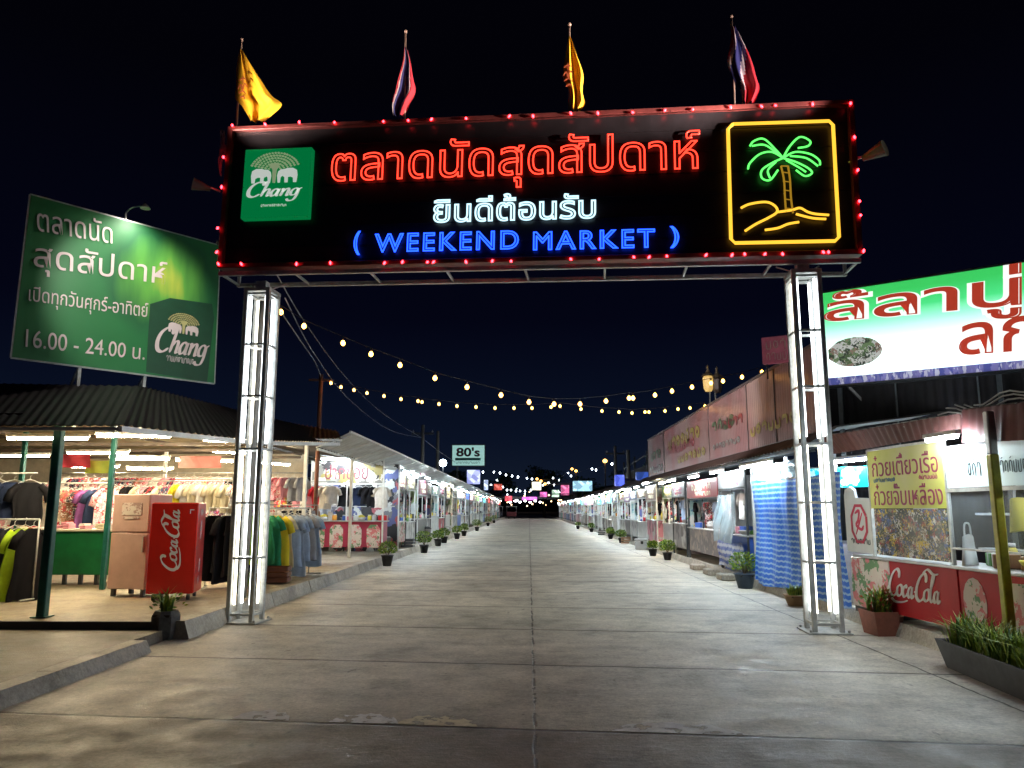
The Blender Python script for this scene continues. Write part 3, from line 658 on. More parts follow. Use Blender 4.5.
corr(mb, V(far0), V(E1), V(T1), V(farT), .13, .011, 1, 0, 1)
corr(mb, V(E1), V(E2), V(T1.lerp(T2, .35)), V(T1), .16, .02, 1, 0, 1)
corr(mb, V(E2), V(E3), V(T2), V(T1.lerp(T2, .35)), .16, .02, 1, 0, 1)
mb.add([V(farT), V(T1), V(T2), V(back), V(backL)], [(0, 1, 2, 3, 4)], 0); mb.add([V(p)-Vector((0, 0, .03)) for p in (farT, T1, T2, back, backL)], [(0, 1, 2, 3, 4)], 1)
mb.build('roof', [m_roofT, m_under], hall)
mb = MB()                                              # purlins and rafters under the roof
for y in (10.3, 11.3, 12.4, 14.2, 16.2, 18.6, 21, 24, 27): mb.box(-18+8, (-6.9 if y < 15 else -6.2)+8, y-14-.03, y-14+.03, (2.86 if y < 11 else 3.15 if y < 12 else 3.36)-FL-.05, (2.86 if y < 11 else 3.15 if y < 12 else 3.36)-FL+.03)
for x in (-17, -14.5, -12, -9.6, -7.4):
    mb.bar(V((x, 9.9, 2.68)), V((x, 12.2, 3.38)), .04); mb.bar(V((x, 12.2, 3.30)), V((x, 33, 3.38)), .045); mb.bar(V((x, 12.5, 3.30)), V((x+1.1, 14.0, 3.32)), .03)
for y, z in ((13.2, 3.0), (16.8, 2.98), (18.2, 2.95), (21.5, 3.0)): mb.box(-18+8, -6.4+8, y-14-.04, y-14+.04, z-FL, z-FL+.07)
mb.build('roof_beams', mat('brown_beam', (.05, .035, .025), .6, vary=.3), hall)
mb = MB(); mb.bar(V(E1+Vector((0, 0, -.05))), V(E2+Vector((0, 0, -.05))), .05); mb.bar(V(E2+Vector((0, 0, -.05))), V(E3+Vector((0, 0, -.05))), .05); mb.bar(V(far0+Vector((0, 0, -.05))), V(E1+Vector((0, 0, -.05))), .03)
mb.bar(V(E1+Vector((-.1, 0, -.06))), V(T1+Vector((0, 0, -.12))), .05); mb.build('fascia', wpole, hall)
m_green = mat('green_painted_steel', (.012, .10, .085), .35, .3, .3, 8)
for (px, py, pt) in ((42, 618, 423), (125, 512, 430)):
    pass
p = G(42, 617, FL); tp = at(60, 424, p.y+.02)
mb = MB(); mb.box(-.055, .055, -.055, .055, 0, 2.55, bev=.01); mb.box(-.10, .10, -.10, .10, 0.001, .012); o = mb.build('post', m_green, hall); o.location = Vector((p.x, p.y, FL))+hl
for (x, y) in ((-7.42, 13.6), (-9.9, 14.9), (-13, 14.9), (-5.2, 17.9), (-9.5, 20), (-7.2, 20), (-5.2, 22.6)):
    mb = MB().box(-.04, .04, -.04, .04, 0, 3.1-FL+(.0 if y > 13 else -.15), bev=.006); o = mb.build('post', m_green if y < 15 else wpole, hall); o.location = Vector((x, y, FL))+hl
MB().box(-26+8, -7.2+8, 24.9-14, 25-14, 0, 3.3).build('back_wall', mat('cream_wall', (.5, .44, .34), .8), hall)
gl = 'tube lights under the clothes hall roof'
for i, (px, py, y, rz, nm) in enumerate([(48, 437, 11.6, .05, 'brightest tube light at the front left of the clothes hall'), (134, 435, 12.6, .05, 'tube light right behind the front eave corner of the clothes hall'), (140, 458, 15.6, 0, 'tube light above the drinks fridge deep in the clothes hall'),
        (98, 452, 15.0, 0, 'tube light above the green counter'), (95, 466, 19.5, 0, 'tube light over the back clothes rail, left one'), (150, 468, 20, 0, 'tube light over the back clothes rail, right one'), (232, 441, 15.4, .9, 'tube light just left of the left lattice column'),
        (236, 452, 19, .9, 'smaller looking tube light deep behind the left lattice column'), (20, 455, 15.5, 0, 'tube light at the left edge over the hanging black clothes'), (205, 460, 17.5, .4, 'tube light above the red fridge'), (275, 463, 20.5, 1.2, 'tube light over the grey shirts rail')]):
    q = at(px, py, y); q.z = min(q.z, 3.22); tube_light(q, rz, nm, gl, True)

for i, (px, py, y_, w_, c_, nm) in enumerate([(76, 461, 14.2, .55, (.40, .03, .05), 'red strip banner hanging behind the green front post'), (98, 467, 14.6, .5, (.30, .42, .06), 'lime strip banner right beside the red one'), (200, 462, 16.0, .9, (.25, .08, .07), 'dull red banner hanging above the red fridge')]):
    q = at(px, py, y_); mb = MB(); mb.grid(lambda u, v: ((u-.5)*w_, .03*math.sin(u*9+v*2), (v-.5)*.24), 16, 4); mb.grid(lambda u, v: ((u-.5)*w_, .03*math.sin(u*9+v*2)+.004, (v-.5)*.24), 16, 4)
    tag(mb.build('strip_banner', mat('banner_%d' % i, c_, .8), None, q), nm, 'banner', 'banners in the clothes hall')
# ------------------------------------------------------------------ garments
def garment_mesh(kind, seed):
    rr = random.Random(seed); mb = MB(); ph = rr.uniform(0, 6)
    hgt = {'shirt': .66, 'dress': 1.05, 'trousers': .95}[kind]
    def body(x0, w0, w1, top, bot, dep=.034, nu=32, nv=12):
        def fn(u, v):
            a = u*2*math.pi; hw = (w0+(w1-w0)*v); 
            if kind != 'trousers': hw = hw*(min(1, .45+v*6) if v < .1 else 1)
            fold = 1+.35*v*math.sin(a*4+ph)+.2*math.sin(a*7+ph*2+v*4)
            return (x0+hw*math.cos(a)+.012*math.sin(v*9+ph), (dep*(.5+v))*math.sin(a)*fold+.011*v*math.sin(math.cos(a)*16+ph+v*2), top+(bot-top)*v+.012*math.sin(a*3+ph)*v)
        mb.grid(fn, nu, nv)
    if kind == 'trousers':
        body(0, .19, .21, 0, -.3); body(-.11, .11, .09, -.28, -hgt); body(.11, .11, .09, -.28, -hgt)
    else:
        body(0, .21, .22 if kind == 'shirt' else .31, 0, -hgt)
        for s_ in (-1, 1): mb.tube([(s_*.15, 0, -.04), (s_*.25, 0, -.14), (s_*.30, .01, -.30)], [.05, .06, .065], 8)
    mb.tube([(-.17, 0, -.02), (0, 0, .05), (.17, 0, -.02)], .006, 4, 1); mb.tube([(0, 0, .05), (0, 0, .09), (.03, 0, .12), (0, 0, .14)], .004, 4, 1)
    return mb
GC = {'black': (.012, .012, .015), 'navy': (.02, .03, .07), 'white': (.66, .63, .60), 'pink': (.62, .26, .32), 'red': (.48, .03, .05), 'lime green': (.36, .55, .03), 'yellow': (.70, .55, .04),
      'green': (.03, .22, .11), 'pale blue': (.30, .38, .52), 'grey': (.30, .31, .35), 'cream': (.62, .55, .40), 'orange': (.66, .25, .06), 'purple': (.22, .08, .26), 'brown': (.18, .09, .05), 'teal': (.03, .22, .26)}
GM = {}
def gmesh(kind, v, c, pat):
    k = (kind, v, c, pat)
    if k not in GM:
        if pat: m = patch('printed_fabric_'+c.replace(' ', '_'), [GC[c], tuple(min(1, x*1.7+.05) for x in GC[c]), GC[c], GC['white'], GC['red'] if c != 'red' else GC['yellow']], 14, .85)
        else: m = mat('fabric_'+c.replace(' ', '_'), GC[c], .9, vary=.15, scale=8, spec=.08)
        o = garment_mesh(kind, v*13+len(kind)).build(kind, [m, wpole]); GM[k] = o.data; bpy.data.objects.remove(o)
    return GM[k]
ALLG = []
def rail_row(where, grp, A, B, z, n, cols, kinds, face, sc=1.0, pat=.3, seed=1, make_rail=True, jit=.02, stand=True):
    """a clothes rail from A to B with n garments; face = heading of the garments relative to the rail"""
    rr = random.Random(seed); A = Vector((*A, 0)); B = Vector((*B, 0)); d = B-A; ang = math.atan2(d.y, d.x)
    if make_rail:
        r = thing('clothes_rack', 'clothes rack of thin steel tube: '+where, 'clothes rack', (A.x, A.y, FL), ang, 'clothes racks')
        MB().tube([(0, 0, z-FL), (d.length, 0, z-FL)], .014, 6).build('rail', steel, r)
        if stand:
            for x in (0, d.length): MB().tube([(x, 0, .02), (x, 0, z-FL)], .014, 6).build('upright', steel, r); MB().tube([(x, -.28, .02), (x, .28, .02)], .014, 6).build('foot', steel, r)
    items = []
    for i in range(n):
        c = cols[i % len(cols)] if isinstance(cols, list) and not isinstance(cols[0], tuple) else cols[i % len(cols)][0]
        if seed > 6: c = rr.choice(cols)
        k = rr.choice(kinds); p_ = rr.random() < pat; items.append((c, k, p_))
    nm = {'shirt': 'shirt', 'dress': 'dress', 'trousers': 'pair of trousers'}
    desc = lambda it: ('patterned ' if it[2] else 'plain ')+it[0]+' '+it[1]
    for i, it in enumerate(items):
        t = (i+.5)/n; p = A.lerp(B, t)
        o = bpy.data.objects.new({'shirt': 'hanging_shirt', 'dress': 'hanging_dress', 'trousers': 'hanging_trousers'}[it[1]], gmesh(it[1], rr.randint(0, 3), it[0], it[2])); COL.objects.link(o)
        o.location = (p.x, p.y+rr.uniform(-jit, jit), z-.14*sc); o.rotation_euler = (0, 0, ang+face+rr.uniform(-.25, .25)); s = sc*rr.uniform(.88, 1.08); o.scale = (s, s*1.1, s*rr.uniform(.85, 1.18))
        nb_ = [items[j][0]+' '+items[j][1] for j in (i-1, i+1) if 0 <= j < n]
        lab = desc(it)+(' at the end beside '+nb_[0] if len(nb_) == 1 else ' between '+nb_[0]+' and '+nb_[1])+', '+where
        tag(o, lab, {'shirt': 'shirt', 'dress': 'dress', 'trousers': 'trousers'}[it[1]], grp); ALLG.append(o)
light_c = ['white', 'pink', 'cream', 'pink', 'white', 'brown', 'black', 'grey', 'red', 'cream', 'navy', 'purple', 'black', 'pink', 'white']
rail_row('upper front rack', 'clothes on the front racks', (-11.5, 12.6), (-8.05, 12.5), 2.18, 14, ['black', 'black', 'navy', 'black', 'brown'], ['shirt'], .8, 1.05, .0, 3, stand=False)
rail_row('lower front rack', 'clothes on the front racks', (-10.6, 12.15), (-7.62, 12.0), 1.44, 19, ['black', 'navy', 'black', 'lime green', 'black', 'black', 'navy'], ['dress', 'dress', 'trousers'], 1.05, 1.0, .0, 5)
rail_row('left rear rack', 'clothes hanging deep in the hall', (-12.5, 15.6), (-8.5, 15.6), 2.12, 25, light_c, ['shirt', 'dress', 'shirt'], .9, .95, .5, 8, stand=False)
rail_row('rail over green counter', 'clothes hanging deep in the hall', (-9.6, 17.2), (-6.2, 17.2), 2.22, 28, light_c, ['shirt', 'dress'], 1.0, .85, .5, 11, stand=False)
rail_row('high rear rail', 'clothes hanging deep in the hall', (-12, 19.4), (-5.6, 19.4), 2.5, 30, light_c, ['shirt'], .8, .85, .5, 14, stand=False)
rail_row('low rear rail', 'clothes hanging deep in the hall', (-12, 19.0), (-6.2, 19.0), 1.7, 28, light_c, ['shirt', 'trousers'], .8, .85, .4, 17)
rail_row('rail behind red fridge', 'clothes hanging deep in the hall', (-7.1, 15.4), (-5.5, 15.9), 2.20, 11, ['yellow', 'white', 'pink', 'cream', 'cream', 'brown', 'white', 'black', 'pink'], ['shirt'], .9, .8, .4, 19, stand=False)
rail_row('rack beside red fridge', 'clothes on the racks by the left column', (-5.75, 13.9), (-4.95, 14.1), 1.62, 7, ['black', 'lime green', 'black', 'lime green', 'navy'], ['dress', 'trousers'], 1.15, 1.0, .0, 23)
rail_row('rack right of column', 'clothes on the racks by the left column', (-5.15, 14.8), (-4.75, 16.9), 1.62, 9, ['green', 'green', 'yellow', 'cream', 'pale blue', 'pale blue', 'pale blue', 'grey', 'pale blue'], ['dress'], -1.35, 1.05, .0, -1)
rail_row('rear right rail', 'clothes hanging deep in the hall', (-7.0, 21.5), (-5.4, 21.5), 2.35, 9, ['pink', 'white', 'black', 'pink', 'red'], ['shirt'], .6, .9, .5, 29, stand=False)
rail_row('rail near pink stall', 'clothes hanging deep in the hall', (-6.3, 19.6), (-5.5, 20.2), 1.7, 5, ['black', 'navy', 'grey'], ['trousers', 'dress'], .9, 1.0, .0, 31)
# green counter with folded clothes
gcn = thing('sales_counter', 'dark green sales counter with a pale top on slatted feet in the clothes hall', 'counter', (-8.25, 14.75, FL), 0)
MB().box(-1.35, .62, -.35, .35, .18, .97, bev=.01).box(-1.36, .63, -.358, -.352, .90, .93).build('front_panel', mat('green_counter_paint', (.004, .11, .035), .4, vary=.25, scale=3), gcn)
MB().box(-1.42, .70, -.42, .42, .97, 1.01, bev=.008).build('counter_top', mat('cream_top', (.6, .56, .48), .5), gcn)
for i in range(7): MB().box(-1.3+i*.3, -1.24+i*.3, -.30, -.24, 0, .18).build('leg', dsteel, gcn)
rr = random.Random(5)
for i in range(22):
    c = rr.choice(['white', 'pink', 'red', 'white', 'cream', 'pink']); mb = MB(); x = -1.3+i*.088; w_ = .09; z = 1.012; y = rr.uniform(-.25, .1)
    for k in range(rr.randint(1, 4)): mb.box(x-w_, x+w_*.3, y-.12+rr.uniform(-.01, .01), y+.12, z, z+.03, bev=.012); z += .031
    if i % 2: continue
    tag(mb.build('folded_clothes', mat('fabric_'+c, GC[c]), None, (-8.25, 14.75, FL)), '%s pile of folded %s clothes, on the green counter%s' % (('single' if z < 1.05 else 'low' if z < 1.08 else 'tall'), c, ' near its front edge' if y < -.08 else ' towards the back'), 'folded clothes', 'folded clothes on the green counter')
# tall pinkish cabinet
fa, fb = G(118, 597, FL), G(151, 600, FL)
cab = thing('fridge_cabinet', 'tall faded pink steel cabinet fridge between green counter and red fridge', 'fridge', (-6.38, 12.75, FL), -.15)
m_cab = mat('faded_pink_enamel', (.48, .32, .27), .45, vary=.12, scale=3)
MB().box(-.33, .33, -.3, .3, .12, 1.0, bev=.012).build('lower_door', m_cab, cab); MB().box(-.33, .33, -.3, .3, 1.012, 1.62, bev=.015).build('upper_door', m_cab, cab)
MB().box(-.16, .20, -.312, -.300, 1.28, 1.48, bev=.004).box(-.12, .16, -.316, -.3121, 1.22, 1.26).build('label_plate', patch('worn_sticker', [(.5, .45, .4), (.3, .2, .18), (.55, .45, .4)], 12), cab)
MB().box(.26, .29, -.34, -.30, .7, .95, bev=.006).build('handle', steel, cab)
for sx_ in (-1, 1):
    for sy_ in (-1, 1): MB().box(sx_*.26-.03, sx_*.26+.03, sy_*.22-.03, sy_*.22+.03, 0, .12).build('foot', dsteel, cab)
# red drinks fridge
ca, cb, cc = G(145, 602, FL), G(173, 606, FL), G(208, 596, FL)
fz = thing('drinks_fridge', 'bright red drinks fridge with a white script word running up its door', 'fridge', (-5.55, 12.28, FL), .22)
FMx = Matrix.Translation((-5.55, 12.28, FL))@Matrix.Rotation(.22, 4, 'Z')
m_fr = mat('red_enamel', (.50, .008, .012), .28, vary=.08, scale=2); mwt = mat('white_print', (.75, .73, .70), .45, vary=.04)
bd = MB().box(-.33, .33, -.30, .34, .10, 1.48, bev=.012).build('body', m_fr, fz)
MB().box(-.34, .34, -.345, -.304, .11, 1.47, bev=.01).build('door', mat('red_door_enamel', (.55, .02, .012), .25, vary=.1, scale=2), fz)
mb = MB(); script_coca(mb, -.19, .14, .42, 1.36, -.348, 0, rot=True); mb.build('script_lettering', mwt, fz)
mb = MB().box(.22, .28, -.350, -.3455, 1.36, 1.375).box(.22, .232, -.350, -.3455, 1.31, 1.36); mb.build('corner_mark', mwt, fz)
mb = MB()
Mx = Matrix.Rotation(math.pi/2, 4, 'Z')
for (u, z, a, b) in ((.0, 1.33, .10, .05), (.0, 1.05, .05, .16), (.02, .50, .05, .11), (.0, .28, .05, .07)):
    pts = [(u+a*math.cos(t*.7)*(1+.25*math.sin(t*2.3)), z+b*math.sin(t*.7)) for t in range(9)]; mb.poly(pts, -.338, -.331, 0, Mx)
mb.build('worn_sticker', patch('grey_sticker', [(.5, .45, .5), (.3, .3, .35), (.6, .3, .3)], 20), fz)
for sx_ in (-1, 1):
    for sy_ in (-1, 1): MB().tube([(sx_*.25-.02, sy_*.24, .05), (sx_*.25+.02, sy_*.24, .05)], .05, 10).build('castor', blackp, fz)
# crate and bits at the foot of the racks
cr = thing('crate', 'low brown wooden crate under the clothes right of the left column', 'crate', (-4.85, 14.9, FL), .1)
mb = MB()
for z in (.02, .12, .22): 
    for s_ in (-1, 1): mb.box(-.28, .28, s_*.2-.01, s_*.2+.01, z, z+.08); mb.box(s_*.28-.01, s_*.28+.01, -.19, .19, z, z+.08)
mb.box(-.27, .27, -.19, .19, .01, .03).build('slats', mat('brown_wood', (.14, .05, .025), .7, vary=.3), cr)
MB().box(-.26, .26, -.18, .18, .18, .27, bev=.03).build('cloth_filling', mat('fabric_orange', GC['orange']), cr)
#@@LEFT2
# ------------------------------------------------------------------ second roof and the canopy over the left row
ann = thing('market_canopy', 'long pale upturned canopy running above the left row of stalls', 'canopy', (-4.8, 40, FL)); al = Vector((4.8, -40, -FL)); V2 = lambda p: Vector(p)+al
m_can = mat('pale_canopy_sheet', (.50, .54, .56), .55, .1, .25, 2, .15)
mb = MB(); o1 = Vector((-4.02, 17.2, 3.32)); o2 = Vector((-4.02, 64, 3.18)); i1 = Vector((-4.85, 17.6, 3.02)); i2 = Vector((-4.85, 64, 2.92))
corr(mb, V2(i1), V2(i2), V2(o2), V2(o1), .28, .02, 1, 0, 1); corr(mb, V2(i1+Vector((-4, 0, .6))), V2(i2+Vector((-4, 0, .6))), V2(i2+Vector((-.02, 0, .03))), V2(i1+Vector((-.02, 0, .03))), .28, .02, 1, 2, 0)
mb.build('canopy_sheet', [m_roofT, m_can, m_red], ann)
mb = MB(); mb.bar(V2(o1), V2(o2), .03); mb.bar(V2(i1+Vector((0, 0, -.06))), V2(i2+Vector((0, 0, -.06))), .035)
for k in range(24): y = 17.4+k*2.0; mb.bar(V2((-4.84, y, 2.98)), V2((-4.04, y, 3.25)), .02)
mb.build('canopy_frame', wpole, ann)
far_can = MB(); corr(far_can, (-5.5, 65, 2.74), (-5.5, 120, 2.7), (-4.05, 120, 3.1), (-4.05, 65, 3.18), .5, .02, 1, 0, 1)
tag(far_can.build('market_canopy', [m_roofT, m_can]), 'farther and smaller looking canopy over the end of the left row', 'canopy')
rr_ = thing('porch_roof', 'rust red corrugated porch roof between the clothes hall and the pink stall', 'roof', (-5.2, 17, 3)); rl = Vector((5.2, -17, -3))
mb = MB(); A_, B_, C_, D_ = [at(*p)+rl for p in ((250, 437, 14.4), (341, 438, 17.3), (338, 431, 18.6), (268, 419, 17.5))]
corr(mb, A_, B_, C_, D_, .18, .02, 1, 0, 1); mb.build('roof_sheet', [m_red, m_under], rr_)
mb = MB(); mb.bar(A_-Vector((0, 0, .05)), B_-Vector((0, 0, .05)), .035)
for f in (.0, .5, 1): q = A_.lerp(B_, f); mb.bar(q-Vector((0, 0, .05)), q+Vector((-1.5, 1.5, .1)), .03)
mb.build('roof_frame', steel, rr_)

# ------------------------------------------------------------------ stalls
pr_floral = patch('floral_print', [(.62, .55, .50), (.60, .18, .20), (.62, .58, .52), (.12, .25, .12), (.6, .5, .48)], 9)
PC = {'maroon': (.33, .015, .06), 'white': (.62, .63, .62), 'grey': (.22, .20, .20), 'dark grey': (.09, .085, .09), 'red': (.50, .01, .015), 'pink': (.58, .22, .28), 'blue': (.03, .10, .42), 'green': (.10, .30, .06), 'orange': (.62, .26, .03),
      'yellow': (.62, .52, .06), 'teal': (.05, .35, .38), 'brown': (.25, .13, .07), 'purple': (.28, .12, .32), 'silver': (.45, .46, .47)}
_w = (.62, .64, .62); _k = (.03, .03, .035)
clutter = [patch('shelf_clutter_pale', [_w, (.5, .56, .6), _k, _w, (.5, .3, .3), (.6, .5, .3), _w], 5, .6), patch('shelf_clutter_dark', [_k, _w, (.2, .2, .22), (.1, .12, .3), _w, _k, (.4, .1, .12)], 4, .6), patch('shelf_clutter_cool', [(.4, .55, .62), _w, (.12, .25, .4), _w, _k, (.3, .5, .5)], 4.5, .6),
           patch('shelf_clutter_warm', [_w, (.6, .42, .3), _k, (.6, .25, .25), _w, (.55, .5, .15), _k], 6, .6), patch('shelf_clutter_white', [_w, _w, _k, (.55, .6, .6), _w, (.3, .4, .2)], 3.5, .6)]
GD = {}; ROWS = {}
def goods_mesh(kind, c):
    if (kind, c) in GD: return GD[(kind, c)]
    m = mat('goods_'+c.replace(' ', '_'), PC.get(c, GC.get(c)), .4, vary=.1); m2 = mat('goods_lid', (.5, .5, .5), .4)
    mb = MB()
    if kind == 'bottle': mb.lathe([(.045, 0), (.048, .02), (.048, .17), (.02, .22), (.018, .27)], 10).lathe([(.022, .27), (.022, .30), (.005, .302)], 8, 1)
    elif kind == 'jar': mb.lathe([(.06, 0), (.068, .02), (.068, .13), (.055, .15)], 10).lathe([(.058, .15), (.058, .18), (.01, .182)], 10, 1)
    elif kind == 'box': mb.box(-.12, .12, -.09, .09, 0, .14, bev=.008).box(-.122, .122, -.02, .02, .01, .143, 1)
    elif kind == 'basket':
        mb.lathe([(.10, 0), (.14, .10), (.13, .10), (.09, .015)], 12, 1); rr = random.Random(2)
        for i in range(9): a = i*2.4; r = .02+.008*i; mb.lathe([(.012, -.03), (.04, -.01), (.04, .02), (.01, .04)], 7, 0, (r*math.cos(a), r*math.sin(a), .10+.01*(9-i)/2))
    elif kind == 'bag':
        mb.grid(lambda u, v: ((.12-.02*v)*math.cos(u*6.283), (.05*(1-v*.6))*math.sin(u*6.283), .24*v+.01*math.sin(u*12)), 14, 5)
        mb.tube(spline([(-.07, 0, .23), (-.05, 0, .33), (.05, 0, .33), (.07, 0, .23)], 4), .008, 5, 1)
    elif kind == 'plush': mb.lathe([(.03, 0), (.09, .03), (.10, .09), (.07, .14), (.05, .15), (.075, .18), (.08, .22), (.05, .27), (.01, .285)], 10); mb.lathe([(.01, -.02), (.03, 0), (.01, .02)], 6, 1, (-.06, 0, .28)).lathe([(.01, -.02), (.03, 0), (.01, .02)], 6, 1, (.06, 0, .28))
    elif kind == 'bowl': mb.lathe([(.05, 0), (.11, .06), (.12, .08), (.11, .08), (.05, .02)], 12)
    o = mb.build(kind, [m, m2]); GD[(kind, c)] = o.data; bpy.data.objects.remove(o); return GD[(kind, c)]
SL_ = {}
def stall(A, B, base, sd, counter, signc, detail=3, h_c=.95, sz=(2.12, 2.62), depth=1.5, counter_mat=None, sign_mat=None, sign_text=None, sign_glow=0, goods=('box', 'jar', 'bottle', 'basket'), hang='shirt', posts='white', hc=None,
          hangn=6, wallc=(.6, .62, .62), rowname='left row', group='stalls of the left row', lamp=True, warm=False, posters=0, back_print=None, name=None, panelz=None, tubelen=1.2, lampdz=0, side=True):
    if 100 <= sd < 400 and sd % 7 == 1: warm = True
    rr = random.Random(sd); jx = rr.uniform(-.10, .12) if 100 <= sd < 400 else 0; A = Vector((A[0]+jx*(1 if A[0] > 0 else -1), A[1], 0)); B = Vector((B[0]+jx*(1 if A[0] > 0 else -1), B[1], 0)); d = B-A
    if 100 <= sd < 400: h_c += rr.uniform(-.10, .12); sz = (sz[0]+rr.uniform(-.12, .06), sz[1]+rr.uniform(-.14, .0))
    a = math.atan2(d.y, d.x); w_ = d.length
    label = name or ('%s fronted stall with %s sign board in the %s' % (counter, signc, rowname))
    t = thing('market_stall', label, 'market stall', (A.x, A.y, base), a, group)
    cm = counter_mat or (patch('counter_print_'+counter.replace(' ', '_'), [PC[counter], PC[counter], tuple(.5*x for x in PC[counter]), (.45, .44, .42), PC[counter]], 3.5, .5) if sd % 2 and 100 <= sd < 400 else None) or mat('stall_'+counter.replace(' ', '_'), PC[counter], .45, vary=.22, scale=3)
    c = MB().box(.04, w_-.04, .0, .04, .22, h_c-.03, bev=.006).box(.04, .08, .04, .6, .10, h_c-.03).box(w_-.08, w_-.04, .04, .6, .10, h_c-.03).build('counter_front', cm, t)
    MB().box(-.02, w_+.02, -.05, .62, h_c-.03, h_c+.005, bev=.008).build('counter_top', mat('steel_top', (.5, .5, .5), .3, .5), t)
    pm = wpole if posts == 'white' else dsteel
    for i, (x, y) in enumerate(((.02, 0.0), (w_-.02, 0.0), (.02, depth), (w_-.02, depth))):
        if detail < 2 and i > 1: continue
        MB().box(x-.022, x+.022, y-.022, y+.022, 0, sz[1]+.03).build('post', pm, t)
    if signc:
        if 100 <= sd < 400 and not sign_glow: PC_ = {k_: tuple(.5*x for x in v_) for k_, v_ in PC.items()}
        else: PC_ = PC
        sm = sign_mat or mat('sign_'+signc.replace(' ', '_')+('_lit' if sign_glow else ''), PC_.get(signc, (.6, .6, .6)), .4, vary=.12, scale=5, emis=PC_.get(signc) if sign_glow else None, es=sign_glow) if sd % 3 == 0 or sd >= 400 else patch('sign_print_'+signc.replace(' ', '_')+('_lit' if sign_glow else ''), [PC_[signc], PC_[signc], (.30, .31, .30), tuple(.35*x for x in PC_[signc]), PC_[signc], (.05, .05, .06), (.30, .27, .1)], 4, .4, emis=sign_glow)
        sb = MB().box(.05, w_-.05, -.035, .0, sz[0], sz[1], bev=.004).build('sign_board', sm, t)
        if detail >= 2:
            mb = MB(); tm = mat('sign_ink_'+('dark' if signc in ('white', 'yellow', 'silver') else 'pale'), (.20, .03, .06) if signc in ('white', 'yellow', 'silver') else (.62, .60, .45), .5, vary=.05)
            if sign_text: text(mb, sign_text, w_*.2, w_*.78, sz[0]+.12, sz[1]-.1, -.042)
            else: squiggle(mb, w_*.18, w_*.82, sz[0]+(sz[1]-sz[0])*.45, sz[1]-.1, -.036, 0, 7, rr); squiggle(mb, w_*.3, w_*.8, sz[0]+.06, sz[0]+(sz[1]-sz[0])*.35, -.036, 0, 9, rr)
            mb.build('lettering', tm, sb)
    bwm = back_print or clutter[sd % len(clutter)] if detail < 3 or sd % 2 else mat('stall_wall_%02d' % int(wallc[0]*50+wallc[2]*10), wallc, .7, vary=.2, scale=2)
    MB().box(.03, w_-.03, depth-.02, depth+.01, .0, sz[1]).build('back_wall', bwm, t)
    if side: MB().box(.0, .02, .05, depth, h_c if detail > 2 else .1, sz[1]-.05).build('side_panel', clutter[(sd+2) % len(clutter)] if 100 <= sd < 400 else mat('side_sheet', (.5, .52, .54), .5, vary=.2), t)
    if detail >= 2:
        mb = MB(); mb.box(.04, w_-.04, -.015, .015, sz[0]-.05, sz[0]-.01)
        mx = w_*.5; mb.box(mx-.015, mx+.015, -.015, .015, h_c, sz[0]-.05); mb.box(.04, w_-.04, depth*.6, depth*.6+.3, 1.45, 1.47); mb.build('shelf_frame', pm, t)
        for k in range(posters):
            x = w_*(k+.14)/posters; W = w_/posters*.72
            pts = [(x+W*.08, .20), (x+W*.92, .20), (x+W, .32), (x+W, h_c-.25), (x+W*.75, h_c-.12), (x+W*.25, h_c-.12), (x, h_c-.25), (x, .32)]
            MB().poly(pts, -.010, -.001).build('printed_poster', pr_floral, t)
    ROWS.setdefault(rowname, []).append((t, counter, signc, sd))
    M_ = Matrix.Translation((A.x, A.y, base))@Matrix.Rotation(a, 4, 'Z')
    short = name.split(' with')[0] if name else counter+' stall'
    ng = int(w_/.26) if detail >= 2 else 0
    if detail >= 3: ng = int(w_/.2)
    prev = None; items = [(rr.choice(goods), rr.choice(['white', 'red', 'yellow', 'pink', 'green', 'brown', 'blue', 'white', 'orange', 'silver'])) for _ in range(ng)]
    for i, (k, cc) in enumerate(items):
        o = bpy.data.objects.new({'box': 'carton', 'plush': 'plush_toy'}.get(k, k), goods_mesh(k, cc)); COL.objects.link(o); o.location = M_@Vector((w_*(i+.5)/ng, rr.uniform(.12, .45), h_c+.006)); o.rotation_euler.z = a+rr.uniform(-.6, .6)
        s = rr.uniform(.8, 1.25); o.scale = (s, s, s)
        nbs = [items[j][1]+' '+items[j][0] for j in (i-1, i+1) if 0 <= j < ng]
        tag(o, '%s %s next to %s on the %s' % (cc, k, ' and '.join(nbs), short), k, 'goods on the stall counters')
    hn = hangn if detail >= 3 else (7 if detail == 2 else 0); hc = hc or ['white', 'pink', 'navy', 'grey', 'cream', 'red', 'black']
    its = [rr.choice(hc) for _ in range(hn)]
    for i, cc in enumerate(its):
        o = bpy.data.objects.new('hanging_'+hang, gmesh(hang, rr.randint(0, 3), cc, rr.random() < .3)); COL.objects.link(o)
        o.location = M_@Vector((w_*(i+.5)/hn, rr.uniform(.12, .55), sz[0]-.12)); o.rotation_euler.z = a+rr.uniform(-.4, .4); s = rr.uniform(.8, 1.05); o.scale = (s, s, s)
        nbs = [its[j] for j in (i-1, i+1) if 0 <= j < hn]
        tag(o, '%s %s hanging beside %s inside the %s' % (cc, hang, ' and '.join(nbs), short), hang, 'garments hanging in the stalls')
    if lamp:
        zt = sz[1]+.12+lampdz; q = M_@Vector((w_*.5, -.22, zt)); tube_light(q, a, 'tube light over the '+short+(' with the %s sign in the %s' % (signc, rowname) if not name else ''), 'tube lights along the stalls', warm, tubelen)
    return t, M_, w_
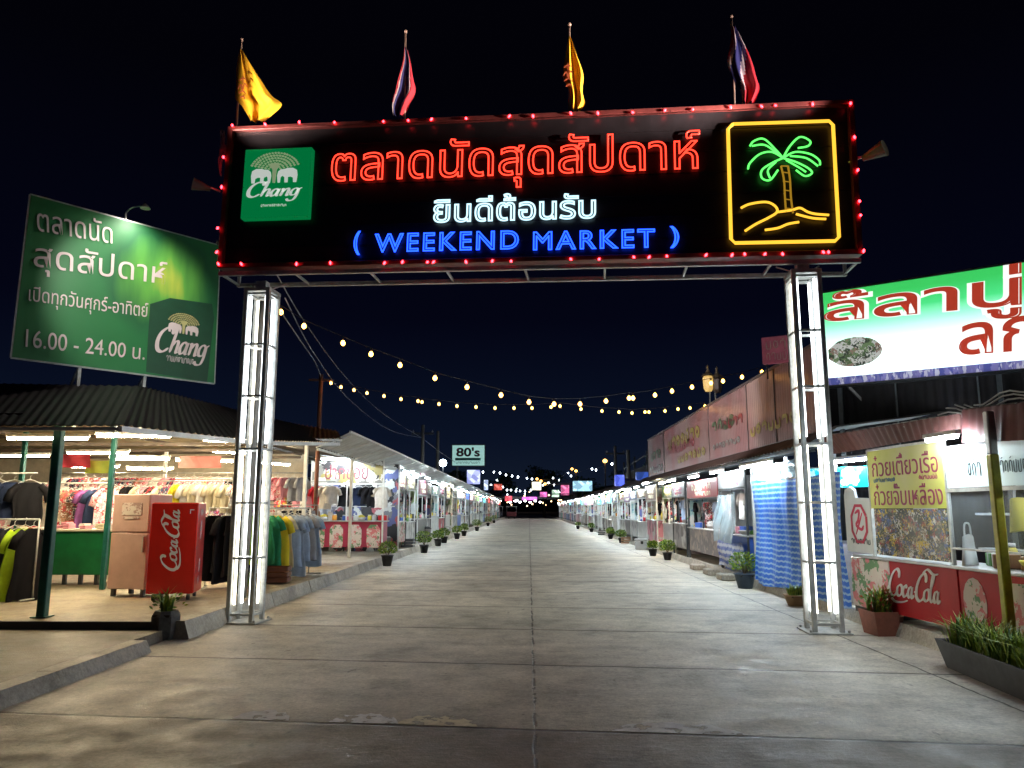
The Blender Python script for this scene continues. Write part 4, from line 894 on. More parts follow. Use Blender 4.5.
# pink fronted stall that faces the gateway
pA = Vector((-6.86, 24.25, FL)); pB = Vector((-4.50, 24.0, FL))
m_pr = patch('pastel_sign_print', [(.10, .24, .02), (.12, .24, .26), (.24, .26, .22), (.24, .26, .22), (.12, .22, .25), (.26, .24, .02)], 1.0, .6)
stall(pA, pB, FL, 41, 'maroon', 'white', 3, 1.02, (2.18, 2.86), 1.8, sign_mat=m_pr, sign_text='ปากซอย', goods=('box', 'basket', 'jar', 'bag'), posters=4, hangn=9, hc=['white', 'black', 'navy', 'white', 'pink', 'black'],
      name='maroon stall with four printed panels and a pastel sign, facing the gateway', rowname='left row', wallc=(.62, .58, .55), lamp=False)
tube_light((-5.7, 23.3, 3.12), 0, 'tube light in front of the pastel sign of the maroon stall', 'tube lights along the stalls', False, 1.2); tube_light((-5.7, 25.0, 3.0), 0, 'tube light inside the maroon stall behind its pastel sign', 'tube lights along the stalls', False, 1.2)
# the corner side of it and the rest of the left row, along the road
LX = -4.62
lspec = [('maroon', 'maroon', 'floral'), ('white', 'brown', ''), ('dark grey', 'maroon', ''), ('grey', 'orange', ''), ('white', 'teal', ''), ('red', 'silver', ''), ('white', 'grey', ''), ('silver', 'teal', ''), ('blue', 'white', ''), ('white', 'pink', ''), ('brown', 'yellow', ''), ('grey', 'blue', '')]
y = 25.9; k = 0; rr = random.Random(77); cols_ = list(PC)
while y < 125:
    w_ = 2.9 if y < 60 else 3.4
    if k < len(lspec): cn, sn, ty = lspec[k]
    else: cn = rr.choice(['white', 'silver', 'teal', 'white', 'grey', 'pink', 'red', 'blue']); sn = rr.choice(['white', 'teal', 'red', 'green', 'yellow', 'blue', 'pink', 'purple'])
    ds = 3 if y < 34 else 2 if y < 58 else 1
    stall((LX, y), (LX, y+w_-.1), FL, 100+k, cn, sn, ds, .95, (2.08, 2.62), 1.6, counter_mat=pr_floral if ty else None, goods=('basket', 'box', 'bag', 'plush', 'jar'), hangn=8, hc=['black', 'navy', 'white', 'yellow', 'black', 'pink', 'white', 'black', 'teal'], side=k > 0, rowname='left row', lamp=(y < 70 and k % 4 != 3 or k % 2 == 0), posts='white' if k % 3 else 'dark',
          wallc=rr.choice([(.62, .62, .6), (.58, .66, .68), (.66, .6, .56), (.5, .6, .66)]), sign_glow=0 if y < 45 else (1.2 if rr.random() < .5 else 0), tubelen=1.2)
    y += w_; k += 1
#@@RIGHT
# ------------------------------------------------------------------ right row roof and long corrugated hoarding
rf = thing('market_canopy', 'long maroon grey eave roof over the right row of stalls', 'canopy', (5, 50, PR)); rl = Vector((-5, -50, -PR)); V3 = lambda x, y, z: Vector((x, y, z))+rl
m_rf = mat('maroon_grey_roof', (.17, .13, .13), .5, .2, .35, 3, .2)
mb = MB(); corr(mb, V3(4.50, 12.6, 2.64), V3(4.50, 62, 2.62), V3(5.02, 62, 2.90), V3(5.02, 12.6, 2.92), .20, .02, 1, 0, 1)
corr(mb, V3(5.03, 12.6, 2.93), V3(5.03, 62, 2.91), V3(8.5, 62, 3.4), V3(8.5, 12.6, 3.4), .5, .02, 1, 0, 1)
mb.build('roof_sheet', [m_rf, mat('grey_underside', (.34, .34, .34), .6)], rf)
mb = MB(); mb.bar(V3(4.52, 12.6, 2.58), V3(4.52, 62, 2.56), .025)
for k in range(26): y = 12.8+k*2; mb.bar(V3(4.52, y, 2.57), V3(6.2, y, 2.84), .02)
mb.build('roof_frame', dsteel, rf)
mb = MB(); corr(mb, (4.5, 62.5, 2.62), (4.5, 125, 2.6), (6.5, 125, 3.1), (6.5, 62.5, 3.1), .6, .02, 1, 0, 0)
tag(mb.build('market_canopy', m_rf), 'farthest part of the grey roof over the right row', 'canopy')
hd = thing('hoarding', 'long faded corrugated advertising hoarding on the roof of the right row', 'billboard', (5.0, 23, 2.93))
def hoard():
    m = bpy.data.materials.new('faded_hoarding'); m.use_nodes = True; n = m.node_tree; p = n.nodes['Principled BSDF']; lk = n.links.new
    t = n.nodes.new('ShaderNodeTexCoord'); z = n.nodes.new('ShaderNodeTexNoise'); z.inputs['Scale'].default_value = .55; z.inputs['Detail'].default_value = 5
    mp = n.nodes.new('ShaderNodeMapping'); mp.inputs['Scale'].default_value = (1, 1, .6); lk(t.outputs['Object'], mp.inputs[0]); lk(mp.outputs[0], z.inputs['Vector'])
    r = n.nodes.new('ShaderNodeValToRGB'); e = r.color_ramp.elements; e[0].position = .32; e[0].color = (.42, .15, .17, 1); e[1].position = .68; e[1].color = (.50, .38, .37, 1); q = e.new(.5); q.color = (.42, .25, .26, 1)
    lk(z.outputs['Fac'], r.inputs[0]); lk(r.outputs[0], p.inputs['Base Color']); p.inputs['Roughness'].default_value = .27; p.inputs['Specular IOR Level'].default_value = .7; return m
mh = hoard(); ys = [13.4-23, 15.6-23, 17.6-23, 21.4-23, 28.6-23, 32.4-23]; HZ = 1.5
for i in range(5):
    a, b = ys[i]+.01, ys[i+1]-.01; mb = MB(); n_ = int((b-a)/.035)
    mb.grid(lambda u, v: (.006*math.sin(u*n_*math.pi/2)+.01, a+(b-a)*u, HZ*v), n_, 1); mb.add([(.03, a, 0), (.03, b, 0), (.03, b, HZ), (.03, a, HZ)], [(0, 1, 2, 3)])
    mb.build('hoarding_panel', mh, hd)
mb = MB(); mb.box(-.02, .05, ys[0], ys[-1], HZ+.003, HZ+.05); mb.box(-.02, .05, ys[0], ys[-1], -.05, -.003)
for y in ys: mb.box(-.012, .04, y-.012, y+.012, 0, HZ)
for y in ys: mb.bar((.05, y, HZ-.1), (1.1, y, .2), .03)
mb.build('hoarding_frame', mat('hoarding_frame', (.20, .17, .17), .4, .4), hd)
# faded print: squiggled emblems as in the photograph, none of it legible
Mh = Matrix.Translation((0, 0, 0))@Matrix(((0, 1, 0, 0), (-1, 0, 0, 0), (0, 0, 1, 0), (0, 0, 0, 1)))   # front -y turned to -x
def hprint(y0, y1, z0, z1, col, n, seed, name='faded_lettering'):
    mb = MB(); squiggle(mb, -y1, -y0, z0, z1, -.004, 0, n, random.Random(seed), .18); mb.v = [(v[1]-.004, -v[0], v[2]) for v in mb.v]; mb.build(name, col, hd)
myl = mat('faded_yellow_ink', (.45, .38, .08), .35, vary=.3, scale=9); mrd = mat('faded_red_ink', (.35, .05, .07), .35, vary=.3, scale=9); mgr = mat('faded_grey_ink', (.34, .33, .33), .35, vary=.3, scale=9); mgn = mat('faded_green_ink', (.12, .20, .10), .35, vary=.3)
hprint(22.4-23, 27.6-23, .78, 1.12, myl, 7, 1); hprint(23.2-23, 28.0-23, .58, .86, mrd, 8, 2); hprint(21.8-23, 26-23, .22, .42, myl, 7, 3); hprint(29.2-23, 31.6-23, .62, .95, mgn, 4, 4); hprint(28.8-23, 32-23, .12, .36, mgr, 6, 5)
hprint(18.6-23, 21.0-23, .72, .98, mgn, 4, 6); hprint(17.9-23, 19.8-23, .66, .9, mrd, 4, 7); hprint(13.9-23, 17.4-23, .30, .5, myl, 8, 8); hprint(18.2-23, 21.0-23, .25, .38, mgr, 8, 9)
# pink box sign on the hoarding's near end
q = at(777, 350, 14.6); bs = thing('box_sign', 'small tilted pink box sign on top of the near end of the hoarding', 'sign', (q.x, q.y, q.z), -.5)
MB().box(-.27, .27, -.06, .06, -.26, .26, bev=.01).build('sign_panel', mat('pink_sign', (.42, .10, .16), .5, vary=.3, scale=5, emis=(.42, .10, .16), es=.05), bs)
mb = MB(); squiggle(mb, -.2, .2, .02, .20, -.063, 0, 3, random.Random(4)); squiggle(mb, -.2, .2, -.2, -.03, -.063, 0, 4, random.Random(5)); mb.build('lettering', mat('pale_pink_ink', (.6, .42, .40), .5), bs)
mb = MB(); mb.bar((-.2, 0, -.26), (-.2, 0, -.55), .015); mb.bar((.2, 0, -.26), (.2, 0, -.55), .015); mb.build('bracket', dsteel, bs)
# lantern on a forked mast
q = at(712, 382, 24.0); ln_ = thing('lantern_mast', 'ornate pagoda lantern on a forked mast behind the hoarding', 'lantern', (q.x, q.y, 3.3))
z = q.z-3.3
mb = MB()
for s_ in (-1, 1): mb.bar((s_*.14, 0, 0), (s_*.08, 0, z-.3), .022)
mb.box(-.14, .14, -.02, .02, z-.95, z-.91); mb.build('mast', steel, ln_)
m_lan = mat('lantern_pane', (.5, .42, .2), .4, emis=(1, .62, .18), es=.22)
for s_, hh in ((-.12, .0), (.16, -.05)):
    MB().lathe([(.10, -.30), (.15, -.20), (.17, .12), (.12, .2)], 8, 0, (s_, 0, z+hh), False).build('lantern_pane', m_lan if s_ < 0 else mat('lantern_pane_dark', (.06, .05, .05), .4), ln_)
    MB().lathe([(.20, .18), (.14, .26), (.06, .32), (.035, .45), (.05, .48), (.01, .55)], 8, 0, (s_, 0, z+hh), False).build('lantern_cap', mat('lantern_metal', (.20, .17, .12), .4, .5), ln_)

# ------------------------------------------------------------------ right row of stalls
RX = 4.78; m_tape = patch('printed_labels', [(.16, .14, .14), (.13, .12, .12), (.30, .25, .20), (.15, .13, .13), (.12, .11, .11), (.26, .22, .2)], 6, .5)
rspec = [('dark grey', 'red', m_tape, 'dark'), ('grey', 'silver', None, 'dark'), ('silver', 'green', None, 'white'), ('pink', 'brown', None, 'white'), ('white', 'orange', None, 'white'), ('silver', 'blue', None, 'white'), ('grey', 'purple', None, 'white'), ('white', 'yellow', None, 'white'), ('white', 'blue', None, 'white'), ('grey', 'teal', None, 'white')]
y = 19.75; k = 0; rr = random.Random(33)
while y < 125:
    w_ = (4.0 if k == 0 else 2.3 if k == 1 else 2.6) if y < 60 else 3.3
    if k < len(rspec): cn, sn, cmx, po = rspec[k]
    else: cn = rr.choice(['white', 'silver', 'teal', 'white', 'grey', 'pink', 'dark grey', 'blue']); sn = rr.choice(['white', 'teal', 'yellow', 'green', 'blue', 'pink', 'purple', 'orange']); cmx = None; po = 'white'
    ds = 3 if y < 31 else 2 if y < 56 else 1
    stall((RX, y+w_-.1), (RX, y), PR, 300+k, cn, sn, ds, .92, (1.86, 2.32), 1.6, counter_mat=cmx, goods=('jar', 'bottle', 'bowl', 'box', 'basket'), hang='shirt', hangn=5, posts=po, rowname='right row', group='stalls of the right row',
          hc=['black', 'black', 'white', 'navy', 'white', 'pale blue', 'black'], lamp=(y < 75 and k % 4 != 2 or k % 2 == 0), wallc=rr.choice([(.62, .62, .6), (.58, .66, .68), (.62, .6, .56), (.5, .6, .66)]), sign_glow=(0 if y < 40 else .5 if rr.random() < .6 else 0), tubelen=1.2, lampdz=-.02)
    y += w_; k += 1
# stall under clear plastic, next to the blue sheet
t2, M2, w2 = stall((RX, 19.6), (RX, 17.2), PR, 400, 'blue', 'silver', 3, .85, (1.92, 2.32), 1.6, counter_mat=None, goods=('box', 'bottle', 'bowl'), hangn=3, posts='dark', hc=['white', 'grey'], lamp=False, name='closed stall with striped skirt under clear plastic', group='stalls of the right row')
def stripes(name, c1, c2, sc, wv, alpha=1, thr=.55):
    m = bpy.data.materials.new(name); m.use_nodes = True; n = m.node_tree; p = n.nodes['Principled BSDF']; lk = n.links.new
    t = n.nodes.new('ShaderNodeTexCoord'); s = n.nodes.new('ShaderNodeSeparateXYZ'); lk(t.outputs['Object'], s.inputs[0])
    def M(op, a, b=None):
        x = n.nodes.new('ShaderNodeMath'); x.operation = op
        for i, q in enumerate((a, b)):
            if q is None: continue
            if isinstance(q, (int, float)): x.inputs[i].default_value = q
            else: lk(q, x.inputs[i])
        return x.outputs[0]
    z = n.nodes.new('ShaderNodeTexNoise'); z.inputs['Scale'].default_value = 2.2; z.inputs['Detail'].default_value = 3; lk(t.outputs['Object'], z.inputs['Vector'])
    a = M('ADD', M('MULTIPLY', s.outputs['Z'], sc), M('MULTIPLY', z.outputs['Fac'], 3.0)); tri = M('MULTIPLY', M('ABSOLUTE', M('SUBTRACT', M('FRACT', M('MULTIPLY', s.outputs['X'], wv)), .5)), 2.2)
    v = M('SINE', M('ADD', a, tri))
    r = n.nodes.new('ShaderNodeValToRGB'); r.color_ramp.elements[0].position = thr-.12; r.color_ramp.elements[1].position = thr+.12; r.color_ramp.elements[0].color = (*c1, 1); r.color_ramp.elements[1].color = (*c2, 1)
    lk(M('ADD', M('MULTIPLY', v, .5), .5), r.inputs[0]); lk(r.outputs[0], p.inputs['Base Color']); p.inputs['Roughness'].default_value = .42
    if alpha < 1: p.inputs['Alpha'].default_value = alpha
    return m
m_blue = stripes('blue_white_striped_sheet', (.010, .15, .72), (.30, .52, .80), 66, 11, 1, .72); m_skirt = stripes('pale_striped_skirt', (.06, .10, .34), (.40, .42, .50), 42, 6)
def cloth(name, label, cat, A, B, z0, z1, m, sag=.05, seed=0, push=0.0, top_in=0.0):
    A = Vector((*A, 0)); B = Vector((*B, 0)); a = math.atan2(B.y-A.y, B.x-A.x); w_ = (B-A).length; rr = random.Random(seed); ph = [rr.uniform(0, 6) for _ in range(5)]
    def fn(u, v):
        y = -push-(1-v)*top_in+sag*((1-v)*.5+.3)*(math.sin(u*w_*7+ph[0]+v*1.2)+.6*math.sin(u*w_*17+ph[1]-v*2))+.03*math.sin(v*6+u*3+ph[2])
        z = z0+(z1-z0)*v+.03*math.sin(u*w_*4+ph[3])*(1-v)-.05*v*math.sin(u*math.pi)-.02*abs(math.sin(u*w_*6))*v
        return (u*w_, y, z)
    mb = MB(); mb.grid(fn, 60, 30); o = mb.build(name, m, None, A, a); return tag(o, label, cat)
cloth('striped_sheet', 'blue and white striped plastic sheet hung to the kerb over a closed stall', 'sheet', (4.60, 16.1), (4.60, 11.6), .16, 2.18, m_blue, .06, 1)
cloth('striped_skirt', 'pale blue striped skirt covering the lower front of the plastic covered stall', 'sheet', (4.70, 19.6), (4.66, 17.25), .22, .88, m_skirt, .03, 2)
m_pl = mat('clear_plastic', (.42, .58, .66), .18, vary=.2, scale=3, bump=.5, alpha=.55)
cloth('plastic_cover', 'creased clear plastic sheet hanging over the counter beside the blue sheet', 'sheet', (4.66, 19.5), (4.62, 17.35), .86, 1.98, m_pl, .05, 3, 0, .14)
cloth('plastic_valance', 'pale translucent plastic strip hanging above the blue striped sheet', 'sheet', (4.66, 16.2), (4.66, 13.0), 2.14, 2.52, m_pl, .04, 5)
st = thing('market_stall', 'closed stall standing hidden behind the blue striped sheet', 'market stall', (RX, 16.9, PR), -math.pi/2, 'stalls of the right row')
MB().box(.1, 4.6, .05, .75, .0, .9).build('counter_front', mat('stall_grey', PC['grey']), st)
for x in (.05, 2.3, 4.6): MB().box(x-.025, x+.025, .02, .07, 0, 2.4).build('post', wpole, st)
MB().box(.1, 4.6, 1.55, 1.6, 0, 2.5).build('back_wall', mat('stall_wall_31', (.4, .4, .4)), st)
tube_light((4.40, 15.1, 2.46), -math.pi/2, 'long tube light under the eave above the blue striped sheet', 'tube lights along the stalls', False, 2.0)
tube_light((4.44, 18.4, 2.48), -math.pi/2, 'tube light over the plastic covered stall', 'tube lights along the stalls', False, 1.2)
# ------------------------------------------------------------------ drinks stall at the right edge
A_ = Vector((4.70, 10.40, 0)); B_ = Vector((4.98, 7.0, 0)); DM = Matrix.Translation((A_.x, A_.y, PR))@Matrix.Rotation(math.atan2(B_.y-A_.y, B_.x-A_.x), 4, 'Z'); da = math.atan2(B_.y-A_.y, B_.x-A_.x); DW = (B_-A_).length
dp = lambda px, py, y=0: plane_px(DM, px, py, y)
ds_ = thing('drinks_stall', 'drinks stall with red counter panels and a yellow menu board under the maroon awning', 'market stall', (A_.x, A_.y, PR), da)
m_redp = mat('red_counter_vinyl', (.42, .006, .012), .5, vary=.12, scale=3, spec=.25)
xm = dp(957, 566)[0]
MB().box(0, xm-.015, 0, .04, .10, .76, bev=.005).build('counter_front', m_redp, ds_); MB().box(xm+.015, DW+.8, 0, .04, .10, .76, bev=.005).build('counter_front', m_redp, ds_)
MB().box(-.85, DW+.8, -.06, .6, .765, .80, bev=.008).build('counter_top', mat('steel_top', (.5, .5, .5), .3, .5), ds_)
a = dp(889, 602); b = dp(938, 572); mb = MB(); script_coca(mb, a[0], b[0], a[1], b[1]+.02, -.002); mb.build('script_lettering', mwt, ds_)
mb = MB(); cx_ = dp(975, 590)[0]
for c0, c1, nm in ((dp(963, 590)[0], dp(986, 590)[0], 0), (dp(1000, 590)[0], dp(1045, 590)[0], 1)):
    m_ = (c0+c1)/2; r_ = (c1-c0)/2; mb.poly([(m_+r_*math.cos(t*.393), .42+.27*math.sin(t*.393)) for t in range(16)] if nm == 0 else [(c0, .14), (c1, .14), (c1, .70), (c0, .68)], -.006, -.001)
mb.build('printed_panel', pr_floral, ds_)
# menu board
q0, q1, q2, q3 = dp(871, 450), dp(943, 443), dp(873, 556), dp(953, 563)
mxa, mxb = (q0[0]+q2[0])/2, (q1[0]+q3[0])/2; mz1 = (q0[1]+q1[1])/2; mzm = (dp(873, 507)[1]+dp(948, 510)[1])/2
def ygrad():
    return patch('yellow_menu_print', [(.42, .48, .02), (.55, .55, .12), (.60, .56, .24)], .8, .4, voronoi=False)
mn = MB().box(mxa, mxb, -.015, .01, mzm, mz1).build('menu_board', ygrad(), ds_)
mb = MB(); text(mb, 'ก๋วยเตี๋ยวเรือ', mxa+.10, mxb-.10, mz1-.35, mz1-.07, -.017); text(mb, 'ก๋วยจั๊บเหลือง', mxa+.10, mxb-.06, mzm+.04, mzm+.32, -.017); squiggle(mb, mxb-.5, mxb-.12, mz1-.42, mz1-.37, -.017, 0, 7)
mb.build('lettering', mat('maroon_ink', (.28, .02, .07), .5), mn)
mb = MB(); squiggle(mb, mxa+.12, mxa+.65, mzm+.345, mzm+.40, -.017, 0, 9, random.Random(8)); mb.build('small_lettering', mat('blue_grey_ink', (.12, .22, .32), .5), mn)
m_pho = patch('food_photographs', [(.05, .05, .04), (.30, .24, .15), (.58, .56, .50), (.07, .09, .05), (.58, .42, .06), (.08, .12, .25), (.25, .06, .05), (.04, .04, .04), (.03, .05, .03)], 16, .25)
MB().box(mxa+.06, mxb-.03, -.012, .006, .83, mzm-.01).build('photo_panel', m_pho, ds_)
mb = MB()
for x in (mxa-.015, mxb+.015): mb.box(x-.015, x+.015, -.02, .02, .80, mz1+.02)
mb.box(mxa, mxb, -.02, .02, mz1+.002, mz1+.03); mb.box(mxb+.03, DW+.8, -.02, .02, .98, 1.0); mb.box(mxb+.03, DW+.8, -.02, .02, 1.62, 1.66); mb.box(DW-.2, DW-.16, -.02, .02, .8, 1.62); mb.build('display_frame', steel, ds_)
m_glass = mat('display_glass', (.30, .34, .36), .06, vary=0, alpha=.22)
MB().box(mxb+.03, DW+.8, -.004, .004, 1.0, 1.62).build('glass', m_glass, ds_)
hb_ = MB().box(mxb+.03, DW+.8, -.01, .02, 1.665, 2.14).build('header_panel', mat('pale_lit_panel', (.50, .58, .58), .4, vary=.1, scale=2, emis=(.45, .62, .62), es=.12), ds_)
mb = MB(); squiggle(mb, mxb+.42, mxb+.66, 1.78, 1.96, -.013, 0, 3, random.Random(12)); squiggle(mb, mxb+.95, mxb+1.4, 1.80, 1.95, -.013, 0, 7, random.Random(2)); mb.build('lettering', mat('dark_ink', (.05, .07, .07)), hb_)
MB().box(.05, DW+.8, 2.6, 2.64, 0, 2.3).build('back_wall', mat('dark_stall_wall', (.10, .11, .12), .6, vary=.4), ds_)
mb = MB(); mb.box(.05, DW+.8, 1.2, 1.5, .9, .93).box(.05, DW+.8, 1.2, 1.5, 1.35, 1.38); mb.build('shelf', steel, ds_)
for (x, y) in ((0.05, 2.5), (DW+.7, 2.5)): MB().box(x-.03, x+.03, y-.03, y+.03, 0, 2.4).build('post', dsteel, ds_)
rr = random.Random(9)
gl_ = []
for i in range(26):
    k = rr.choice(['bottle', 'jar', 'box', 'bag', 'bowl', 'bottle']); cc = rr.choice(['yellow', 'white', 'green', 'red', 'orange', 'silver', 'yellow', 'blue', 'brown']); gl_.append((k, cc))
for i, (k, cc) in enumerate(gl_):
    o = bpy.data.objects.new({'box': 'carton'}.get(k, k), goods_mesh(k, cc)); COL.objects.link(o)
    lo = i < 13; x = mxb+.05+(i % 13)*.17 if lo else mxb-.2+(i-13)*.19
    o.location = DM@Vector((x, rr.uniform(.12, .45) if lo else 1.35, .806 if lo else (.935 if i % 2 else 1.385))); o.rotation_euler.z = rr.uniform(0, 3); s = rr.uniform(1.0, 1.5); o.scale = (s, s, s)
    nbs = [gl_[j][1]+' '+gl_[j][0] for j in (i-1, i+1) if 0 <= j < 26]
    tag(o, '%s %s beside %s, %s in the drinks stall' % (cc, k, ' and '.join(nbs), 'behind the glass' if lo else 'on a shelf'), k, 'goods in the drinks stall')
for i, (dx, cc) in enumerate(((1.9, 'yellow'), (2.5, 'white'), (2.95, 'red'))):
    o = bpy.data.objects.new('hanging_bag', goods_mesh('bag', cc)); COL.objects.link(o); o.location = DM@Vector((dx+.3, .3, 1.2)); o.scale = (1.6, 1.6, 1.4); tag(o, cc+' bag hanging behind the glass of the drinks stall', 'bag', 'goods in the drinks stall')
# white sign with red hexagon, and floral cabinet at the stall's far end
a0, a1 = dp(849, 550), dp(871, 487); sg = thing('shop_sign', 'white upright sign with a red hexagon between the right column and the menu board', 'sign', DM@Vector((a0[0], 0, 0)), da)
wS = a1[0]-a0[0]-.03; sh = .83; MB().poly([(0, sh), (wS, sh), (wS, a1[1]-.18), (wS*.95, a1[1]-.15), (wS*.45, a1[1]-.14), (wS*.4, a1[1]-.02), (wS*.25, a1[1]+.02), (wS*.05, a1[1]-.02), (0, a1[1]-.1)], -.02, .02).build('sign_panel', mat('white_sign_panel', (.55, .57, .55), .4, vary=.08), sg)
mb = MB(); cz = a1[1]-.50; cx = wS*.55; hx = [(cx+.22*math.cos(t*math.pi/4+.39), cz+.27*math.sin(t*math.pi/4+.39)) for t in range(8)]; ribbon(mb, hx, .045, -.022, 0, k=1, closed=True)
ribbon(mb, [(cx-.1, cz+.14), (cx+.02, cz+.18), (cx-.02, cz+.05), (cx-.08, cz-.02), (cx+.06, cz-.08), (cx+.12, cz-.02)], .04, -.022, 0, k=4); ribbon(mb, [(cx+.1, cz+.15), (cx, cz), (cx-.1, cz-.15)], .035, -.022, 0, k=2); mb.build('hexagon_mark', mat('crimson_ink', (.45, .01, .05), .5), sg)
mb = MB(); squiggle(mb, wS*.2, wS*.95, sh+.12, sh+.20, -.022, 0, 7, random.Random(6)); mb.build('lettering', mat('dark_ink', (.05, .07, .07)), sg)
cbn = thing('display_cabinet', 'small cream cabinet with red and green flower print left of the red counter', 'cabinet', DM@Vector((a0[0]-.02, 0.02, 0)), da)
MB().box(0, -a0[0]-.02, 0, .5, .08, .75, bev=.01).build('cabinet_body', pr_floral, cbn); MB().box(.02, -a0[0]-.04, .02, .48, .0, .08).build('plinth', blackp, cbn)
# teal lit sign and its tubes beyond
q = at(850, 477, 12.3); ts = thing('lit_sign', 'bright turquoise lit sign board under the awning, right of the right column', 'sign', (q.x, q.y, q.z), -1.0)
tb = MB().box(-.9, .5, -.03, .03, -.16, .16, bev=.005).build('sign_panel', patch('turquoise_print', [(.0, .42, .55), (.0, .50, .60), (.30, .62, .62), (.0, .40, .55)], 5, .4, emis=.45), ts)
MB().box(-.9, -.88, .03, 1.6, -1.9, .2).build('wall', mat('dark_stall_wall'.replace('_wall', '_side'), (.08, .08, .09)), ts)
tube_light(at(852, 459, 11.9), -1.35, 'upper tube light under the awning beside the right column', 'tube lights along the stalls', False, 1.2)
tube_light(DM@Vector((.5, .9, 2.13)), da, 'tube light over the menu board of the drinks stall', 'tube lights along the stalls', False, 1.2)
tube_light(DM@Vector((2.9, 1.1, 2.1)), da, 'tube light behind the yellow post in the drinks stall', 'tube lights along the stalls', False, 1.2)
tube_light((4.62, 8.7, 2.40), da, 'added tube light tucked behind the front valance of the maroon awning', 'tube lights along the stalls', False, .55)  # added out of view to brighten the counter front and planter
# yellow post
yp = thing('post', 'yellow painted steel post with a bare grey top at the drinks stall', 'post', (4.72, 7.95, PR))
MB().box(-.045, .045, -.045, .045, 0, 1.98, bev=.012).build('painted_shaft', mat('yellow_green_paint', (.42, .40, .02), .4, vary=.35, scale=7), yp); MB().box(-.042, .042, -.042, .042, 1.98, 2.42, bev=.012).build('bare_top', steel, yp)
# awning
aw = thing('awning', 'maroon corrugated awning over the drinks stall', 'awning', (4.8, 9.5, 2.6)); al_ = Vector((-4.8, -9.5, -2.6)); VA = lambda p: Vector(p)+al_
P0, P1, P2, P3 = at(818, 437, 11.5), at(962, 413, 8.75), at(962, 432, 8.80), at(833, 454, 11.35)
m_aw = mat('maroon_awning', (.10, .035, .032), .5, .1, .25, 4, .15)
mb = MB(); corr(mb, VA(P3), VA(P2), VA(P1), VA(P0), .11, .010, 1, 0, 0); iw = Vector((3.2, 0, .35))
corr(mb, VA(P0), VA(P1), VA(P1+iw), VA(P0+iw), .16, .012, 1, 0, 1); mb.build('awning_sheet', [m_aw, mat('awning_underside', (.30, .32, .33), .6)], aw)
R0, R1, R2, R3 = at(962, 410, 8.6), at(1110, 392, 6.4), at(1110, 436, 6.4), at(962, 443, 8.6)
mb = MB(); corr(mb, VA(R3), VA(R2), VA(R1), VA(R0), .14, .008, 1, 0, 0); corr(mb, VA(R0), VA(R1), VA(R1+Vector((3, 0, .3))), VA(R0+Vector((3, 0, .3))), .16, .012, 1, 0, 0); mb.build('front_flap', mat('dark_red_tarp', (.12, .03, .03), .6), aw)
mb = MB(); mb.bar(VA(P0+Vector((.05, 0, -.02))), VA(P1+Vector((.05, 0, -.02))), .025)
for f in (0, .33, .66, 1): q = P0.lerp(P1, f); mb.bar(VA(q+Vector((0, 0, -.04))), VA(q+Vector((1.8, 0, .12))), .022)
mb.build('awning_frame', steel, aw)
cbl = MB()
for s_ in range(5):
    a = P0.lerp(P1, .82+.05*s_)+Vector((.1, 0, .04+.02*s_)); b = R1+Vector((.0, 0, .1*s_)); cbl.tube([a.lerp(b, t/12)+Vector((0, 0, .10*math.sin(t*1.1+s_)*.5-.1*math.sin(math.pi*t/12))) for t in range(13)], .009, 5)
tag(cbl.build('cable_bundle', mat('pale_cable', (.35, .35, .34), .5)), 'loose bundle of pale cables running along the top of the maroon awning', 'cable')
# white billboard with red letters
wA = Vector((5.0, 13.3, 0)); wB = Vector((9.4, 10.3, 0)); WM, wc, wa, wh = frame_at(wA, wB); wp = lambda px, py, y=0: plane_px(WM, px, py, y)
wb = thing('billboard', 'glowing green and white billboard with big red letters at the right edge', 'billboard', wc, wa)
z1_ = (wp(822, 292)[1]+wp(1024, 264)[1])/2; z0_ = (wp(830, 383)[1]+wp(1024, 371)[1])/2; zl = z0_+.13
def wprint():
    m = bpy.data.materials.new('backlit_green_white'); m.use_nodes = True; n = m.node_tree; p = n.nodes['Principled BSDF']; lk = n.links.new
    t = n.nodes.new('ShaderNodeTexCoord'); s = n.nodes.new('ShaderNodeSeparateXYZ'); lk(t.outputs['Object'], s.inputs[0])
    mr = n.nodes.new('ShaderNodeMapRange'); mr.inputs['From Min'].default_value = zl; mr.inputs['From Max'].default_value = z1_; lk(s.outputs['Z'], mr.inputs[0])
    r = n.nodes.new('ShaderNodeValToRGB'); e = r.color_ramp.elements; e[0].position = .35; e[0].color = (.80, .95, .92, 1); e[1].position = .92; e[1].color = (.03, .40, .08, 1); q = e.new(.58); q.color = (.25, .75, .50, 1); q = e.new(.72); q.color = (.05, .52, .16, 1)
    lk(mr.outputs[0], r.inputs[0]); lk(r.outputs[0], p.inputs['Base Color']); lk(r.outputs[0], p.inputs['Emission Color']); p.inputs['Emission Strength'].default_value = .52; return m
bpn = MB().box(-wh, wh, 0, .12, zl, z1_, bev=.01).build('lit_panel', wprint(), wb)
MB().box(-wh, wh, -.002, .12, z0_, zl-.004).build('blue_strip', patch('blue_strip_print', [(.06, .07, .26), (.16, .15, .36), (.12, .12, .30), (.4, .4, .5)], 6, .4, (3, 1, 1), emis=.3), wb)
m_rl = mat('red_letter_vinyl', (.45, .035, .02), .4, vary=.12, emis=(.6, .06, .03), es=.22); m_wl = glow('white_letter_edge', (.9, .95, .9), .40)
def wtext(s, px0, px1, pyt, pyb, bold=0.02):
    a = wp(px0, pyb[0]); b = wp(px1, pyt[1]); mb = MB(); text(mb, s, a[0], b[0], a[1], b[1], -.008, neon=.035); text(mb, s, a[0], b[0], a[1], b[1], -.012)
    mb.build('lettering', m_rl, bpn)
